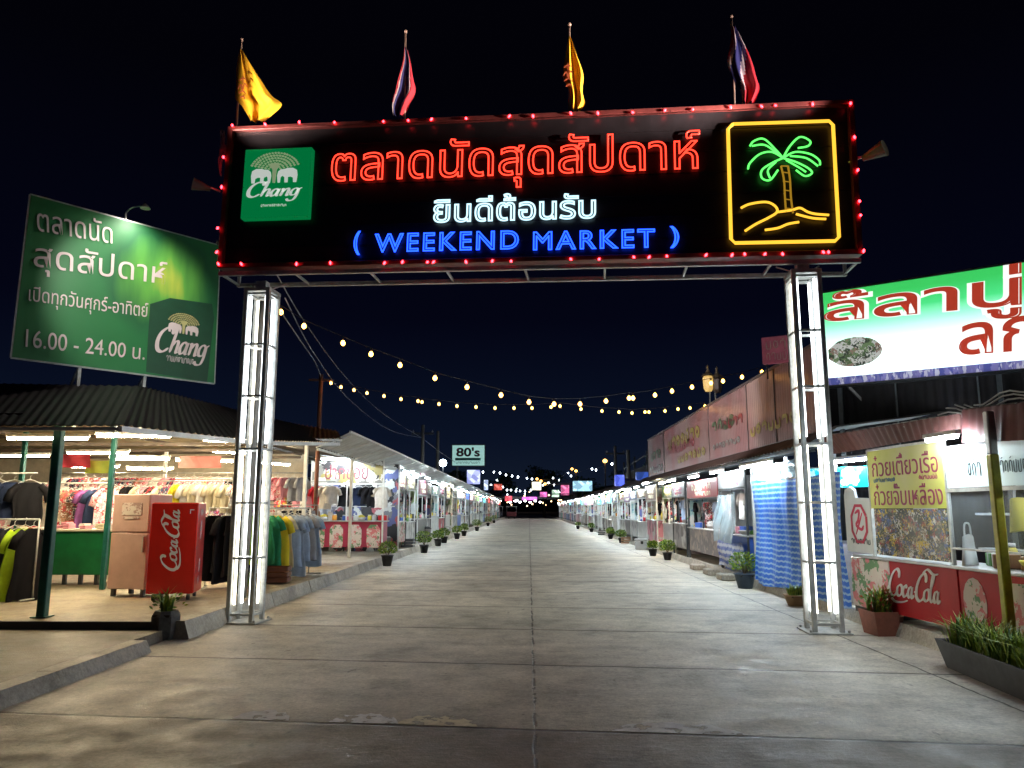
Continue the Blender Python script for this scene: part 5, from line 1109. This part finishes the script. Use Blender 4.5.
for s_, quad in (('ล๊ลานู่', [(824, 294), (1022, 262), (824, 331), (1022, 318)]), ('ลกท', [(959, 325), (1090, 306), (959, 356), (1090, 347)])):
    for nm_, nr_, mm_, yy_ in (('letter_edge', .045, m_wl, -.004), ('lettering', .012, m_rl, -.022)):
        q = [wp(*p) for p in quad]; mb = MB()
        if nm_ == 'lettering': text(mb, s_, .015, .985, .02, .98, yy_)
        text(mb, s_, 0, 1, 0, 1, yy_, neon=nr_)
        mb.v = [((q[0][0]*(1-u)+q[1][0]*u)*v+(q[2][0]*(1-u)+q[3][0]*u)*(1-v), yy_+.012*max(-1, min(1, (yy-yy_)*6)), (q[0][1]*(1-u)+q[1][1]*u)*v+(q[2][1]*(1-u)+q[3][1]*u)*(1-v)) for (u, yy, v) in mb.v]
        mb.build(nm_, mm_, bpn)
a = wp(829, 369); b = wp(881, 334); mb = MB(); cx, cz = (a[0]+b[0])/2, (a[1]+b[1])/2; rx, rz = (b[0]-a[0])/2, (b[1]-a[1])/2
mb.poly([(cx+rx*math.cos(t*.314)*(1+.03*math.sin(t*3)), cz+rz*math.sin(t*.314)) for t in range(20)], -.008, -.002)
mb.build('food_photo', patch('food_platter_print', [(.62, .65, .62), (.08, .14, .06), (.66, .68, .66), (.30, .20, .16), (.62, .62, .58), (.16, .26, .12), (.04, .06, .04)], 13, .4, emis=.2), bpn)
mb = MB(); mb.box(-wh-.03, wh+.03, -.03, .15, z1_, z1_+.03); mb.box(-wh-.03, wh+.03, -.03, .15, z0_-.035, z0_-.002); mb.box(-wh-.035, -wh-.002, -.03, .15, z0_-.03, z1_+.03)
for x in (-wh+.3, 0, wh-.4): mb.bar((x, .35, 0), (x, .35, z1_), .05)
mb.build('board_frame', dsteel, wb)
dw = thing('dark_building', 'dark corrugated shop wall under the green and white billboard', 'building', WM@Vector((0, .5, 0)), wa)
mb = MB(); mb.grid(lambda u, v: (-wh+2*wh*u, .012*math.sin(u*230), PR+(z0_+.4-PR)*v), 230, 1); mb.box(-wh, wh, .02, 4, PR, z0_+.4); mb.build('wall', mat('dark_wall_sheet', (.008, .006, .007), .8, .0, .3, spec=.15), dw)
for x in (-1.5, -.3, .9): MB().box(x-.012, x+.012, -.03, -.014, 2.6, z0_+.38).build('wall_seam', dsteel, dw)
#@@MISC
# ------------------------------------------------------------------ potted plants along the kerbs
def pot(kind, mb, w_=.3, h=.28, ln=None):
    if kind == 'round': mb.lathe([(w_*.34, 0), (w_*.5, h*.92), (w_*.54, h*.92), (w_*.54, h), (w_*.46, h), (w_*.44, h*.85)], 16)
    elif kind == 'faceted': mb.lathe([(w_*.42, 0), (w_*.5, h*.3), (w_*.5, h*.8), (w_*.40, h), (w_*.34, h), (w_*.34, h*.85)], 8, 0, (0, 0, 0), False)
    else:
        l = ln or w_
        mb.add([(-w_*.38, -l*.44, 0), (w_*.38, -l*.44, 0), (w_*.38, l*.44, 0), (-w_*.38, l*.44, 0), (-w_*.5, -l*.5, h), (w_*.5, -l*.5, h), (w_*.5, l*.5, h), (-w_*.5, l*.5, h), (-w_*.43, -l*.46, h), (w_*.43, -l*.46, h), (w_*.43, l*.46, h), (-w_*.43, l*.46, h), (-w_*.42, -l*.45, h*.85), (w_*.42, -l*.45, h*.85), (w_*.42, l*.45, h*.85), (-w_*.42, l*.45, h*.85)],
               [(3, 2, 1, 0), (0, 1, 5, 4), (1, 2, 6, 5), (2, 3, 7, 6), (3, 0, 4, 7), (4, 5, 9, 8), (5, 6, 10, 9), (6, 7, 11, 10), (7, 4, 8, 11), (8, 9, 13, 12), (9, 10, 14, 13), (10, 11, 15, 14), (11, 8, 12, 15), (12, 13, 14, 15)])
def plant(loc, label, pk, pc, fk, ps=(.3, .28), fs=.3, seed=1, rz=0, ln=None, grp='potted plants along the kerbs'):
    rr = random.Random(seed); t = thing('potted_plant', label, 'plant', loc, rz, grp)
    mb = MB(); pot(pk, mb, ps[0], ps[1], ln); mb.build('pot', pc, t)
    MB().box(-ps[0]*.3, ps[0]*.3, -(ln or ps[0])*.42, (ln or ps[0])*.42, ps[1]*.80, ps[1]*.88).build('soil', soil, t)
    mb = MB(); z = ps[1]*.85
    if fk == 'bush':
        for _ in range(9): a = rr.uniform(0, 6.28); mb.tube([(0, 0, z), (fs*.3*math.cos(a), fs*.3*math.sin(a), z+fs*.6), (fs*.6*math.cos(a), fs*.6*math.sin(a), z+fs*rr.uniform(.8, 1.3))], .006, 4, 2)
        scatter_leaves(mb, (0, 0, z+fs*.75), fs*.85, fs*.62, 420, .05, 0, .3, rr)
    elif fk == 'grass': blades(mb, (0, 0, z), int(170*(1+(ln or 0)*2.2)), fs, .22, .018, 0, rr, (ln or 0)*.45)
    elif fk == 'spiky': blades(mb, (0, 0, z), 26, fs, .12, .03, 0, rr); scatter_leaves(mb, (0, 0, z+fs*.35), fs*.55, fs*.25, 60, .045, 0, .3, rr)
    mb.build('foliage', [leafA, leafB, mat('stem_brown', (.10, .07, .03))] if fk != 'redgrass' else [leafR, leafA], t)
    return t
m_tc = mat('terracotta', (.20, .065, .04), .7, vary=.2, bump=.15, scale=12); m_gp = mat('grey_planter', (.05, .055, .065), .6, vary=.3, scale=10); m_dp = mat('dark_blue_pot', (.03, .05, .08), .5, vary=.2); m_pg = mat('stone_grey_pot', (.10, .10, .10), .75, vary=.3, bump=.2, scale=14)
q = G(160, 640, 0); plant((q.x+.0, q.y+.12, 0), 'sparse spiky plant in a grey faceted pot in the kerb corner, left foreground', 'faceted', m_pg, 'spiky', (.36, .34), .42, 3)
q = G(889, 636, 0); t = plant((q.x-.02, q.y+.14, 0), 'reddish leafy plant in a terracotta box pot before the red counter', 'square', m_tc, 'spiky', (.40, .30), .44, 5, .1)
mb = MB(); blades(mb, (0, 0, .26), 60, .42, .34, .035, 0, random.Random(4)); scatter_leaves(mb, (-.02, -.02, .45), .2, .12, 40, .05, 0, .3, random.Random(4)); mb.build('red_leaves', [leafR, leafA], t)
t = plant((4.36, 7.42, 0), 'long dark planter full of grassy green leaves at the right edge', 'square', m_gp, 'grass', (.40, .27), .40, 6, -.07, 2.05)
t2_ = MB(); blades(t2_, (-.02, -.92, .24), 26, .34, .2, .02, 0, random.Random(9)); 
bl2 = MB(); blades(bl2, (0, .86, .22), 34, .36, .22, .018, 0, random.Random(10)); bl2.build('red_leaves', [leafR, leafB], t)
plant((4.42, 16.3, 0), 'round green shrub in a dark blue tub beside the blue striped sheet', 'round', m_dp, 'bush', (.42, .30), .34, 7)
plant((4.48, 13.45, 0), 'small leafy plant in a tan bowl behind the foot of the right column', 'round', mat('tan_clay', (.30, .18, .09)), 'grass', (.38, .18), .24, 8)
for i, (px, py, sz_, nm) in enumerate([(668, 560, .30, 'bushy shrub in a black pot next to the dark counter'), (653, 556, .22, 'small shrub in a black pot just past the bushy one'), (629, 543, .30, 'green shrub in front of the sixth right stall'), (612, 539, .28, 'low green shrub by the white stalls, right kerb'), (592, 532, .30, 'far shrub on the right kerb'), (578, 529, .25, 'farther small shrub on the right kerb')]):
    q = G(px, py, 0); plant((min(q.x, 4.4), q.y, 0), nm, 'round', blackp, 'bush', (.30, .24), sz_, 20+i)
for i, (px, py, sz_, nm) in enumerate([(387, 566, .30, 'dark green shrub in a black pot at the corner of the maroon stall'), (424, 553, .38, 'yellow green bushy shrub, nearest but one on the left kerb'), (438, 546, .30, 'third shrub along the left kerb'), (444, 543, .32, 'fourth shrub, close behind the third, left kerb'),
        (457, 539, .32, 'fifth shrub along the left kerb'), (464, 536, .34, 'sixth shrub along the left kerb'), (477, 531, .42, 'tall leafy shrub beyond the sixth, left kerb'), (488, 526, .45, 'far tall shrub on the left kerb'), (494, 523, .45, 'farthest shrub on the left kerb')]):
    q = G(px, py, 0); plant((max(q.x, -4.05), q.y, 0), nm, 'round', blackp if i else mat('dark_square_pot', (.03, .03, .03)), 'bush', (.34, .30), sz_, 40+i)
q = G(672, 586, .22)
plant((-4.75, 12.95, FL), 'small yellow flowering plant standing beside the left lattice column', 'round', m_pg, 'grass', (.2, .14), .34, 61)
for i, y in enumerate((18.2, 19.6, 21.2)): tag(MB().box(-.16, .16, -.25, .25, 0, .14, bev=.02).build('concrete_block', m_kerb, None, (4.5, y, 0)), ['concrete block at the kerb under the plastic covered stall', 'concrete block at the kerb where the dark counter begins', 'concrete block at the kerb under the middle of the dark counter'][i], 'concrete block', 'concrete blocks at the kerb')

# ------------------------------------------------------------------ string lights
def strand(label, A, B, pxs, wire_z=.06, bm=bulbW, br=.037, name='string_lights', grp=None):
    M_, c, a, h = frame_at(A, B); t = thing(name, label, 'string lights', c, a, grp); pts = [plane_px(M_, *p) for p in pxs]
    MB().tube([(x, 0, z+wire_z+br+(.0 if i % 2 else .01)) for i, (x, z) in enumerate(pts)], .008, 4).build('wire', blackp, t)
    f = None
    for i, (x, z) in enumerate(pts):
        if f is None: f = MB().lathe([(.3*br, -1.2*br), (.85*br, -.7*br), (br, 0), (.8*br, .6*br), (.4*br, 1.1*br)], 10).build('bulb', bm, t); o = f
        else: o = f.copy(); COL.objects.link(o); o.parent = t
        o.location = (x, 0, z)
        if br > .03: MB().tube([(x, 0, z+br), (x, 0, z+wire_z+br)], .014, 6).build('socket', blackp, t)
    return t
strand('nearer string of warm bulbs sagging from the left column to the pink box sign', (-3.85, 11.6), (5.0, 16.6), [(281,312),(304,326),(343,343),(371,354),(400,365),(435,378),(467,387),(501,395),(529,402),(554,404),(580,404),(606,401),(629,398),(633,398),(655,395),(672,391),(692,387),(711,383),(723,381),(742,377),(762,372),(780,366)])
strand('farther string of warm bulbs from the wooden pole to the long hoarding', (-5.4, 20.2), (4.95, 22.6), [(331,383),(341,387),(354,390),(367,393),(384,396),(401,399),(418,401),(422,402),(439,404),(457,406),(476,407),(495,408),(514,408),(532,408),(551,407),(560,406),(581,409),(602,411),(619,412),(632,413),(645,412),(649,412),(665,411),(678,409),(690,408),(705,406)])
strand('string of tiny white bulbs hanging far off above the 80s sign end', (-6, 80), (6, 90), [(479,471),(483,472),(494,472),(500,473),(506,475),(512,476),(518,477),(527,478),(532,479)], .03, bulbC, .075, grp='far string lights')
strand('lower far string of tiny white bulbs over the end of the street', (-6, 110), (8, 110), [(491,485),(497,480),(503,487),(507,490),(511,490),(516,491),(520,491),(525,491),(531,490),(537,488),(543,485),(548,483),(553,478)], .03, bulbC, .09, grp='far string lights')
strand('short far string of white bulbs rising at the right above the stalls', (4, 70), (9, 40), [(549,483),(554,485),(559,480),(568,473),(571,476),(592,469),(596,470),(612,464)], .03, bulbC, .06, grp='far string lights')
pp = AX(320, 425, -5.48); MBp = MB().tube([(0, 0, 0), (.02, 0, 4.92-FL)], [.06, .045], 10); q = at(321, 378, 20.2)
wpn = thing('wooden_pole', 'thin reddish wooden pole holding the farther string of bulbs', 'pole', (q.x-.02, 20.2, FL)); MB().tube([(0, 0, 0), (.02, 0, q.z-FL+.1)], .055, 10).build('pole', mat('red_brown_wood', (.20, .08, .05), .7, vary=.3), wpn); MB().box(-.3, .32, -.03, .03, q.z-FL-.08, q.z-FL-.03).build('cross_arm', mat('red_brown_wood', (.2, .08, .05)), wpn)
# hanging cables
def cable(label, pts, r=.010): 
    P_ = spline([at(*p) for p in pts], 8); o = P_[0].copy(); tag(MB().tube([p-o for p in P_], r, 5).build('overhead_cable', mat('cable_grey', (.25, .25, .26), .5), None, o), label, 'cable', 'overhead cables')
cable('overhead cable from the top of the left column down to the utility poles, upper one', [(277,275,11.2),(310,330,16),(350,382,24),(385,415,34),(422,438,48)])
cable('overhead cable sagging below the upper one towards the utility poles', [(285,298,11.3),(315,355,17),(350,400,25),(390,430,36),(422,438,48)])
cable('cable from the left column to the wooden pole', [(281,312,11.5),(300,340,14),(315,362,18),(321,377,20.2)])
cable('thin cable in the distance between the utility poles and the 80s sign', [(422,438,48),(440,452,52),(455,462,58)], .02)
def upole(label, px, py, Y, arms=True):
    q = at(px, py, Y); t = thing('utility_pole', label, 'utility pole', (q.x, q.y, 0)); MB().tube([(0, 0, 0), (0, 0, q.z)], [.16, .10], 10).build('pole', mat('pole_concrete', (.22, .21, .20), .8, vary=.2), t)
    if arms:
        MB().box(-.7, .7, -.05, .05, q.z-.6, q.z-.48).build('cross_arm', dsteel, t)
        for x in (-.6, 0, .6): MB().lathe([(.04, 0), (.07, .06), (.03, .12), (.01, .18)], 8, 0, (x, 0, q.z-.48)).build('insulator', steel, t)
upole('nearer utility pole rising behind the left row', 423, 425, 48); upole('slimmer utility pole just right of the nearer one', 438, 431, 52, False)
upole('tall utility pole behind the right row, left one of a pair', 615, 446, 55); upole('utility pole behind the right row, right one of a pair', 628, 450, 45, False)
# ------------------------------------------------------------------ far signs
def farsign(label, pxl, pyt, pxr, pyb, Y, m, post=True, th=.15, name='sign', cat='sign', lit=0):
    a = at(pxl, pyb, Y); b = at(pxr, pyt, Y); t = thing(name, label, cat, ((a.x+b.x)/2, Y, 0)); w_ = (b.x-a.x)/2
    pn_ = MB().box(-w_, w_, -th, th, a.z, b.z, bev=.03).build('sign_panel', m, t)
    if post:
        mb = MB(); 
        cxw = (a.x+b.x)/2
        if abs(cxw) < 5.2:
            px_ = (5.6 if cxw > 0 else -5.6)-cxw; mb.box(px_-.07, px_+.07, th+.02, th+.16, 0, b.z); mb.box(min(0, px_), max(0, px_), th+.04, th+.14, b.z-.3, b.z-.18)
        else:
            for x in ((-w_*.6, w_*.6) if w_ > 1.2 else (0,)): mb.box(x-.06, x+.06, -.05, .05, 0, a.z-.01)
        mb.build('sign_post', dsteel, t)
    return t, pn_, w_, a.z, b.z
m80 = mat('pale_teal_lit', (.35, .58, .55), .4, vary=.05, emis=(.35, .62, .58), es=.26)
t, pn_, w_, za, zb_ = farsign("pale teal 80's sign standing above the left row", 452, 445, 485, 466, 60, m80)
mb = MB(); h_ = zb_-za; text(mb, "80's", -w_*.74, w_*.70, za+h_*.44, za+h_*.88, -.156, neon=.03); text(mb, "80's", -w_*.74, w_*.70, za+h_*.44, za+h_*.88, -.156); mb.build('lettering', mat('dark_maroon_ink', (.08, .0, .02), .5), pn_)
mb = MB(); mb.box(-w_*.8, w_*.75, -.156, -.15, za+h_*.26, za+h_*.38); squiggle(mb, -w_*.75, w_*.7, za+h_*.1, za+h_*.22, -.156, 0, 12); mb.build('small_lettering', mat('dark_teal_ink', (.02, .12, .12), .5), pn_)
mb = MB()
for a, b in (((-w_, za), (w_, za)), ((-w_, zb_), (w_, zb_)), ((-w_, za), (-w_, zb_)), ((w_, za), (w_, zb_))): mb.bar((a[0], -.1, a[1]), (b[0], -.1, b[1]), .07)
mb.build('sign_frame', dsteel, t)
def lit(n, c, s): return patch(n, [c, tuple(min(1, x*1.3+.1) for x in c), tuple(x*.55 for x in c), c], 2.2, .4, emis=s)
E1_ = [("small glowing violet sign below the 80s sign", 467,470,480,484, 75, (.40,.45,.95), .5), ("narrow blue white glowing sign behind the violet one", 484,480,488,490, 90, (.5,.6,.9), .5),
 ("red and orange glowing sign far down the left side", 494,484,502,490, 95, (.8,.12,.08), .35), ("small red sign near the vanishing end on the left", 505,496,512,501, 115, (.8,.08,.12), .5),
 ("glowing blue cube sign above the right row", 615,475,624,486, 40, (.10,.15,.85), .5), ("blue lettered sign board left of the hoarding", 636,472,651,480, 34, (.05,.12,.55), .25),
 ("wide sky blue lit sign above the right row", 573,481,592,491, 84, (.35,.65,.85), .55), ("pink lit sign left of the sky blue one", 561,485,569,495, 100, (.75,.15,.35), .45),
 ("white green lit sign left of the pink one", 552,490,559,497, 118, (.55,.8,.6), .5), ("bright cream lit sign with bulbs at the far right end", 532,482,541,490, 100, (.95,.85,.6), .9), ("magenta strip light sign at the end of the street", 522,497,537,500, 115, (.9,.15,.8), .8), ("pink purple sign beside the cream lit one", 540,492,547,497, 95, (.8,.15,.5), .4)]
for i, (lb_, a, b, c, d, Y, col, s_) in enumerate(E1_): farsign(lb_, a, b, c, d, Y, lit('far_sign_print_%s' % ['violet','ice','orange','red','blue','navy','sky','pink','mint','cream','magenta','plum'][i], col, s_))
q = at(443, 463, 45); gb_l = thing('globe_lamp', 'round white globe lamp on a pole at the edge of the left canopy', 'lamp', (q.x, q.y, 0)); MB().lathe([(.02, -.22), (.16, -.15), (.22, 0), (.16, .15), (.02, .22)], 14, 0, (0, 0, q.z)).build('globe', glow('globe_glow', (.8, .92, 1), 8), gb_l); MB().tube([(0, 0, 0), (0, 0, q.z-.2)], .04, 8).build('pole', dsteel, gb_l)
for i, (px, py, Y) in enumerate([(537, 479, 100), (541, 481, 100), (545, 484, 96), (572, 469, 100), (576, 471, 92), (605, 461, 60)]):
    q = at(px, py, Y); t = thing('street_lamp', ['yellow flood lamp above the cream lit sign', 'orange lamp right of the yellow flood lamp', 'small amber lamp, lowest of the far right trio', 'amber lamp on the mast above the sky blue sign', 'second amber lamp on the mast above the sky blue sign', 'lone amber lamp near the utility pole pair'][i], 'lamp', (q.x, q.y, 0), 0, 'far amber lamps')
    MB().lathe([(.02, -.16), (.16, -.08), (.18, .05), (.05, .16)], 10, 0, (0, 0, q.z)).build('lamp_head', glow('amber_far', (1, .45, .10), 2.2), t); px_ = 0 if abs(q.x) > 5.2 else (5.6 if q.x > 0 else -5.6)-q.x; MB().tube([(px_, 0, 0), (px_, 0, q.z-.1), (0, 0, q.z-.1)] if px_ else [(0, 0, 0), (0, 0, q.z-.1)], .05, 6).build('pole', dsteel, t)
# end of the street: a lit hall across it
eh = thing('far_market_hall', 'low open market roof with a row of white lamps at the far end of the street', 'market hall', (0, 132, 0))
MB().box(-7, 8, 0, 6, 3.3, 3.7).build('roof', dsteel, eh)
for x in (-6.8, 7.6): MB().box(x-.12, x+.12, 0, .25, 0, 3.28).build('post', steel, eh)
for i in range(7):
    q = MB().lathe([(.05, -.13), (.17, -.07), (.18, .04), (.06, .13)], 10).build('lamp_globe', glow('far_hall_lamp', (1, .95, 1), 9), eh); q.location = (-3.2+i*.85, -.3, 2.75+.2*(i % 2))
for i, x in enumerate((-5.2, -2.9, 5.8)):   # carts in front of it
    t = thing('market_cart', ['dark cart at the left end of the far hall', 'second dark cart before the far hall', 'dark cart at the right end of the far hall'][i], 'cart', (x, 129.5, 0), 0, 'carts before the far hall')
    MB().box(-.8, .8, -.4, .4, .4, 1.15, bev=.03).build('cart_body', mat('cart_dark_%d' % (i % 3), [(.05, .05, .07), (.2, .03, .04), (.05, .08, .12)][i % 3]), t); MB().box(-.9, .9, -.5, .5, 1.95, 2.02).build('cart_roof', steel, t)
    for s_ in (-1, 1): MB().tube([(s_*.5-.04, 0, .3), (s_*.5+.04, 0, .3)], .3, 12).build('wheel', blackp, t)
    mb = MB(); [mb.bar((sx_*.78, sy_*.38, 1.15), (sx_*.78, sy_*.38, 1.95), .025) for sx_ in (-1, 1) for sy_ in (-1, 1)]; mb.build('roof_posts', steel, t)
# dark trees beyond
def tree(label, x, y, h, sd):
    rr = random.Random(sd); t = thing('tree', label, 'tree', (x, y, 0), 0, 'dark trees beyond the market'); mb = MB(); mb.tube([(0, 0, 0), (.1, 0, h*.3), (-.1, .1, h*.6)], [.35, .25, .12], 8)
    for k in range(6): a = k*1.1; mb.tube([(0, 0, h*.35), (math.cos(a)*h*.2, math.sin(a)*h*.2, h*.6)], [.14, .05], 6)
    mb.build('trunk', mat('bark', (.08, .06, .04), .9), t); mb = MB()
    for k in range(12):
        a = rr.uniform(0, 6.28); r_ = h*.3*rr.random(); c = (r_*math.cos(a), r_*math.sin(a), h*rr.uniform(.45, .88)); scatter_leaves(mb, c, h*.17, h*.13, 130, h*.035, 0, .2, rr)
    mb.build('crown', [leafA, mat('leaf_dark', (.03, .06, .02), .6)], t)
for i, (x, y, h) in enumerate([(-22, 150, 8), (-14, 158, 9.5), (-6, 152, 8.5), (3, 156, 10), (11, 150, 8), (19, 155, 9), (13, 75, 7), (16, 62, 7.5), (-30, 140, 9)]):
    tree(['far tree left of the street end', 'taller far tree behind the left row', 'tree right behind the far hall, left part', 'tallest tree behind the far hall', 'tree behind the far hall, right part', 'far tree on the right beyond the hall', 'dark tree behind the right row by the poles', 'dark tree behind the hoarding end', 'outermost dark tree at the far left'][i], x, y, h, 70+i)
struct('hill', MB().grid(lambda u, v: (-500+1000*u, 560+180*v, (.3+.7*math.sin(math.pi*v))*(22+10*math.sin(u*9)+6*math.sin(u*23+1)+3*math.sin(u*57))*(1 if 0 < v < 1 else .0)), 80, 6), mat('hill_forest', (.02, .03, .02), .95))
rr = random.Random(88); lm_ = [glow('hill_lamp_warm', (1, .6, .3), 3), glow('hill_lamp_cool', (.8, .9, 1), 3)]; g_ = MB().lathe([(.05, -.35), (.34, -.15), (.36, .15), (.08, .35)], 8).build('hill_lamp', lm_[0]); g2_ = MB().lathe([(.05, -.35), (.34, -.15), (.36, .15), (.08, .35)], 8).build('hill_lamp', lm_[1])
for i in range(34):
    o = (g_ if i % 2 else g2_).copy() if i > 1 else (g2_, g_)[i]
    if i > 1: COL.objects.link(o)
    px = rr.uniform(482, 572); py = 506-abs(rr.gauss(0, 7)); o.location = at(px, max(482, py), rr.uniform(330, 470)); tag(o, 'tiny %s lamp glimmering on the dark slope beyond the street end' % ('warm' if i % 2 else 'white'), 'lamp', 'tiny lamps on the far slope')
# netted scaffold behind the right row
nb_ = thing('dark_shed', 'dark netted shed standing behind the right row before the hoarding', 'building', (5.9, 34, PR))
mb = MB(); mb.box(0, 6, 0, 14, 0, 3.6); mb.build('wall', mat('dark_net', (.03, .03, .035), .9, vary=.5, scale=8), nb_); mb = MB()
for y in (0, 4.6, 9.2, 14): mb.box(-.05, .05, y-.05, y+.05, 0, 4.3)
mb.bar((0, 0, 4.2), (0, 14, 3.9), .04); mb.build('posts', dsteel, nb_)

# things standing at the kerb before the stalls
def kerb_item(kind, x, y, z, c, label):
    t = thing(kind, label, kind.replace('_', ' '), (x, y, z), R.uniform(-.3, .3), 'things at the foot of the stalls'); m = mat('goods_'+c, PC.get(c, (.3, .3, .3)), .5)
    if kind == 'plastic_stool':
        MB().lathe([(.15, .40), (.16, .43), (.15, .45), (.03, .452)], 12).build('seat', m, t)
        for k in range(4): a = .8+k*math.pi/2; MB().bar((.12*math.cos(a), .12*math.sin(a), .41), (.18*math.cos(a), .18*math.sin(a), 0), .018).build('leg', m, t)
    elif kind == 'cool_box':
        MB().box(-.28, .28, -.2, .2, .0, .34, bev=.03).build('box_body', m, t); MB().box(-.30, .30, -.22, .22, .345, .42, bev=.02).build('lid', mat('goods_lid', (.5, .5, .5)), t); MB().box(-.05, .05, -.225, -.20, .22, .33).build('latch', blackp, t)
    elif kind == 'plastic_crate':
        mb = MB()
        for zz in (.0, .11, .22):
            for s_ in (-1, 1): mb.box(-.22, .22, s_*.16-.01, s_*.16+.01, zz, zz+.07); mb.box(s_*.22-.01, s_*.22+.01, -.15, .15, zz, zz+.07)
        mb.box(-.21, .21, -.15, .15, .0, .02); mb.build('crate_slats', m, t)
    elif kind == 'waste_bin':
        MB().lathe([(.15, 0), (.20, .5), (.21, .52)], 14).build('bin_body', m, t); MB().lathe([(.215, .522), (.20, .56), (.10, .62), (.02, .63)], 14).build('lid', blackp, t)
ks = ['plastic_stool', 'cool_box', 'plastic_crate', 'waste_bin', 'plastic_crate', 'plastic_stool']; kc = ['white', 'dark grey', 'silver', 'grey', 'brown', 'white', 'dark grey']
rr = random.Random(50); used = set()
for side_, x0_, z_, ys_ in (('left', -4.46, FL, [28.8, 34.2, 39, 43, 54]), ('right', 4.80, PR, [28.2, 31.6, 37, 44, 49])):
    for i, yy_ in enumerate(ys_):
        k_ = ks[(i+(side_ == 'left')*2) % len(ks)]; c_ = kc[(i*2+(side_ == 'left')) % len(kc)]
        kerb_item(k_, x0_+rr.uniform(-.06, .06)-(.22 if side_ == 'right' else -.0), yy_, 0 if side_ == 'right' else z_, c_, '%s %s at the foot of the %s row of stalls' % (c_.replace('dark grey', 'charcoal'), k_.replace('_', ' '), side_))
for rn, L_ in ROWS.items():
    L_ = [q for q in L_ if 100 <= q[3] < 400]
    for i, (t, c_, s_, sd_) in enumerate(L_):
        nb2 = [L_[j][1] for j in (i-1, i+1) if 0 <= j < len(L_)]
        t['label'] = '%s fronted stall with %s sign board %s, %s' % (c_, s_, 'between the %s and %s ones' % tuple(nb2) if len(nb2) == 2 else 'at the end, next to the %s one' % nb2[0], rn)
# ------------------------------------------------------------------ labels: share only where nothing differs
seen = {}
for o in list(COL.objects):
    if o.parent or 'label' not in o: continue
    w_ = o['label'].split()
    if len(w_) > 16: o['label'] = ' '.join(w_[:16])
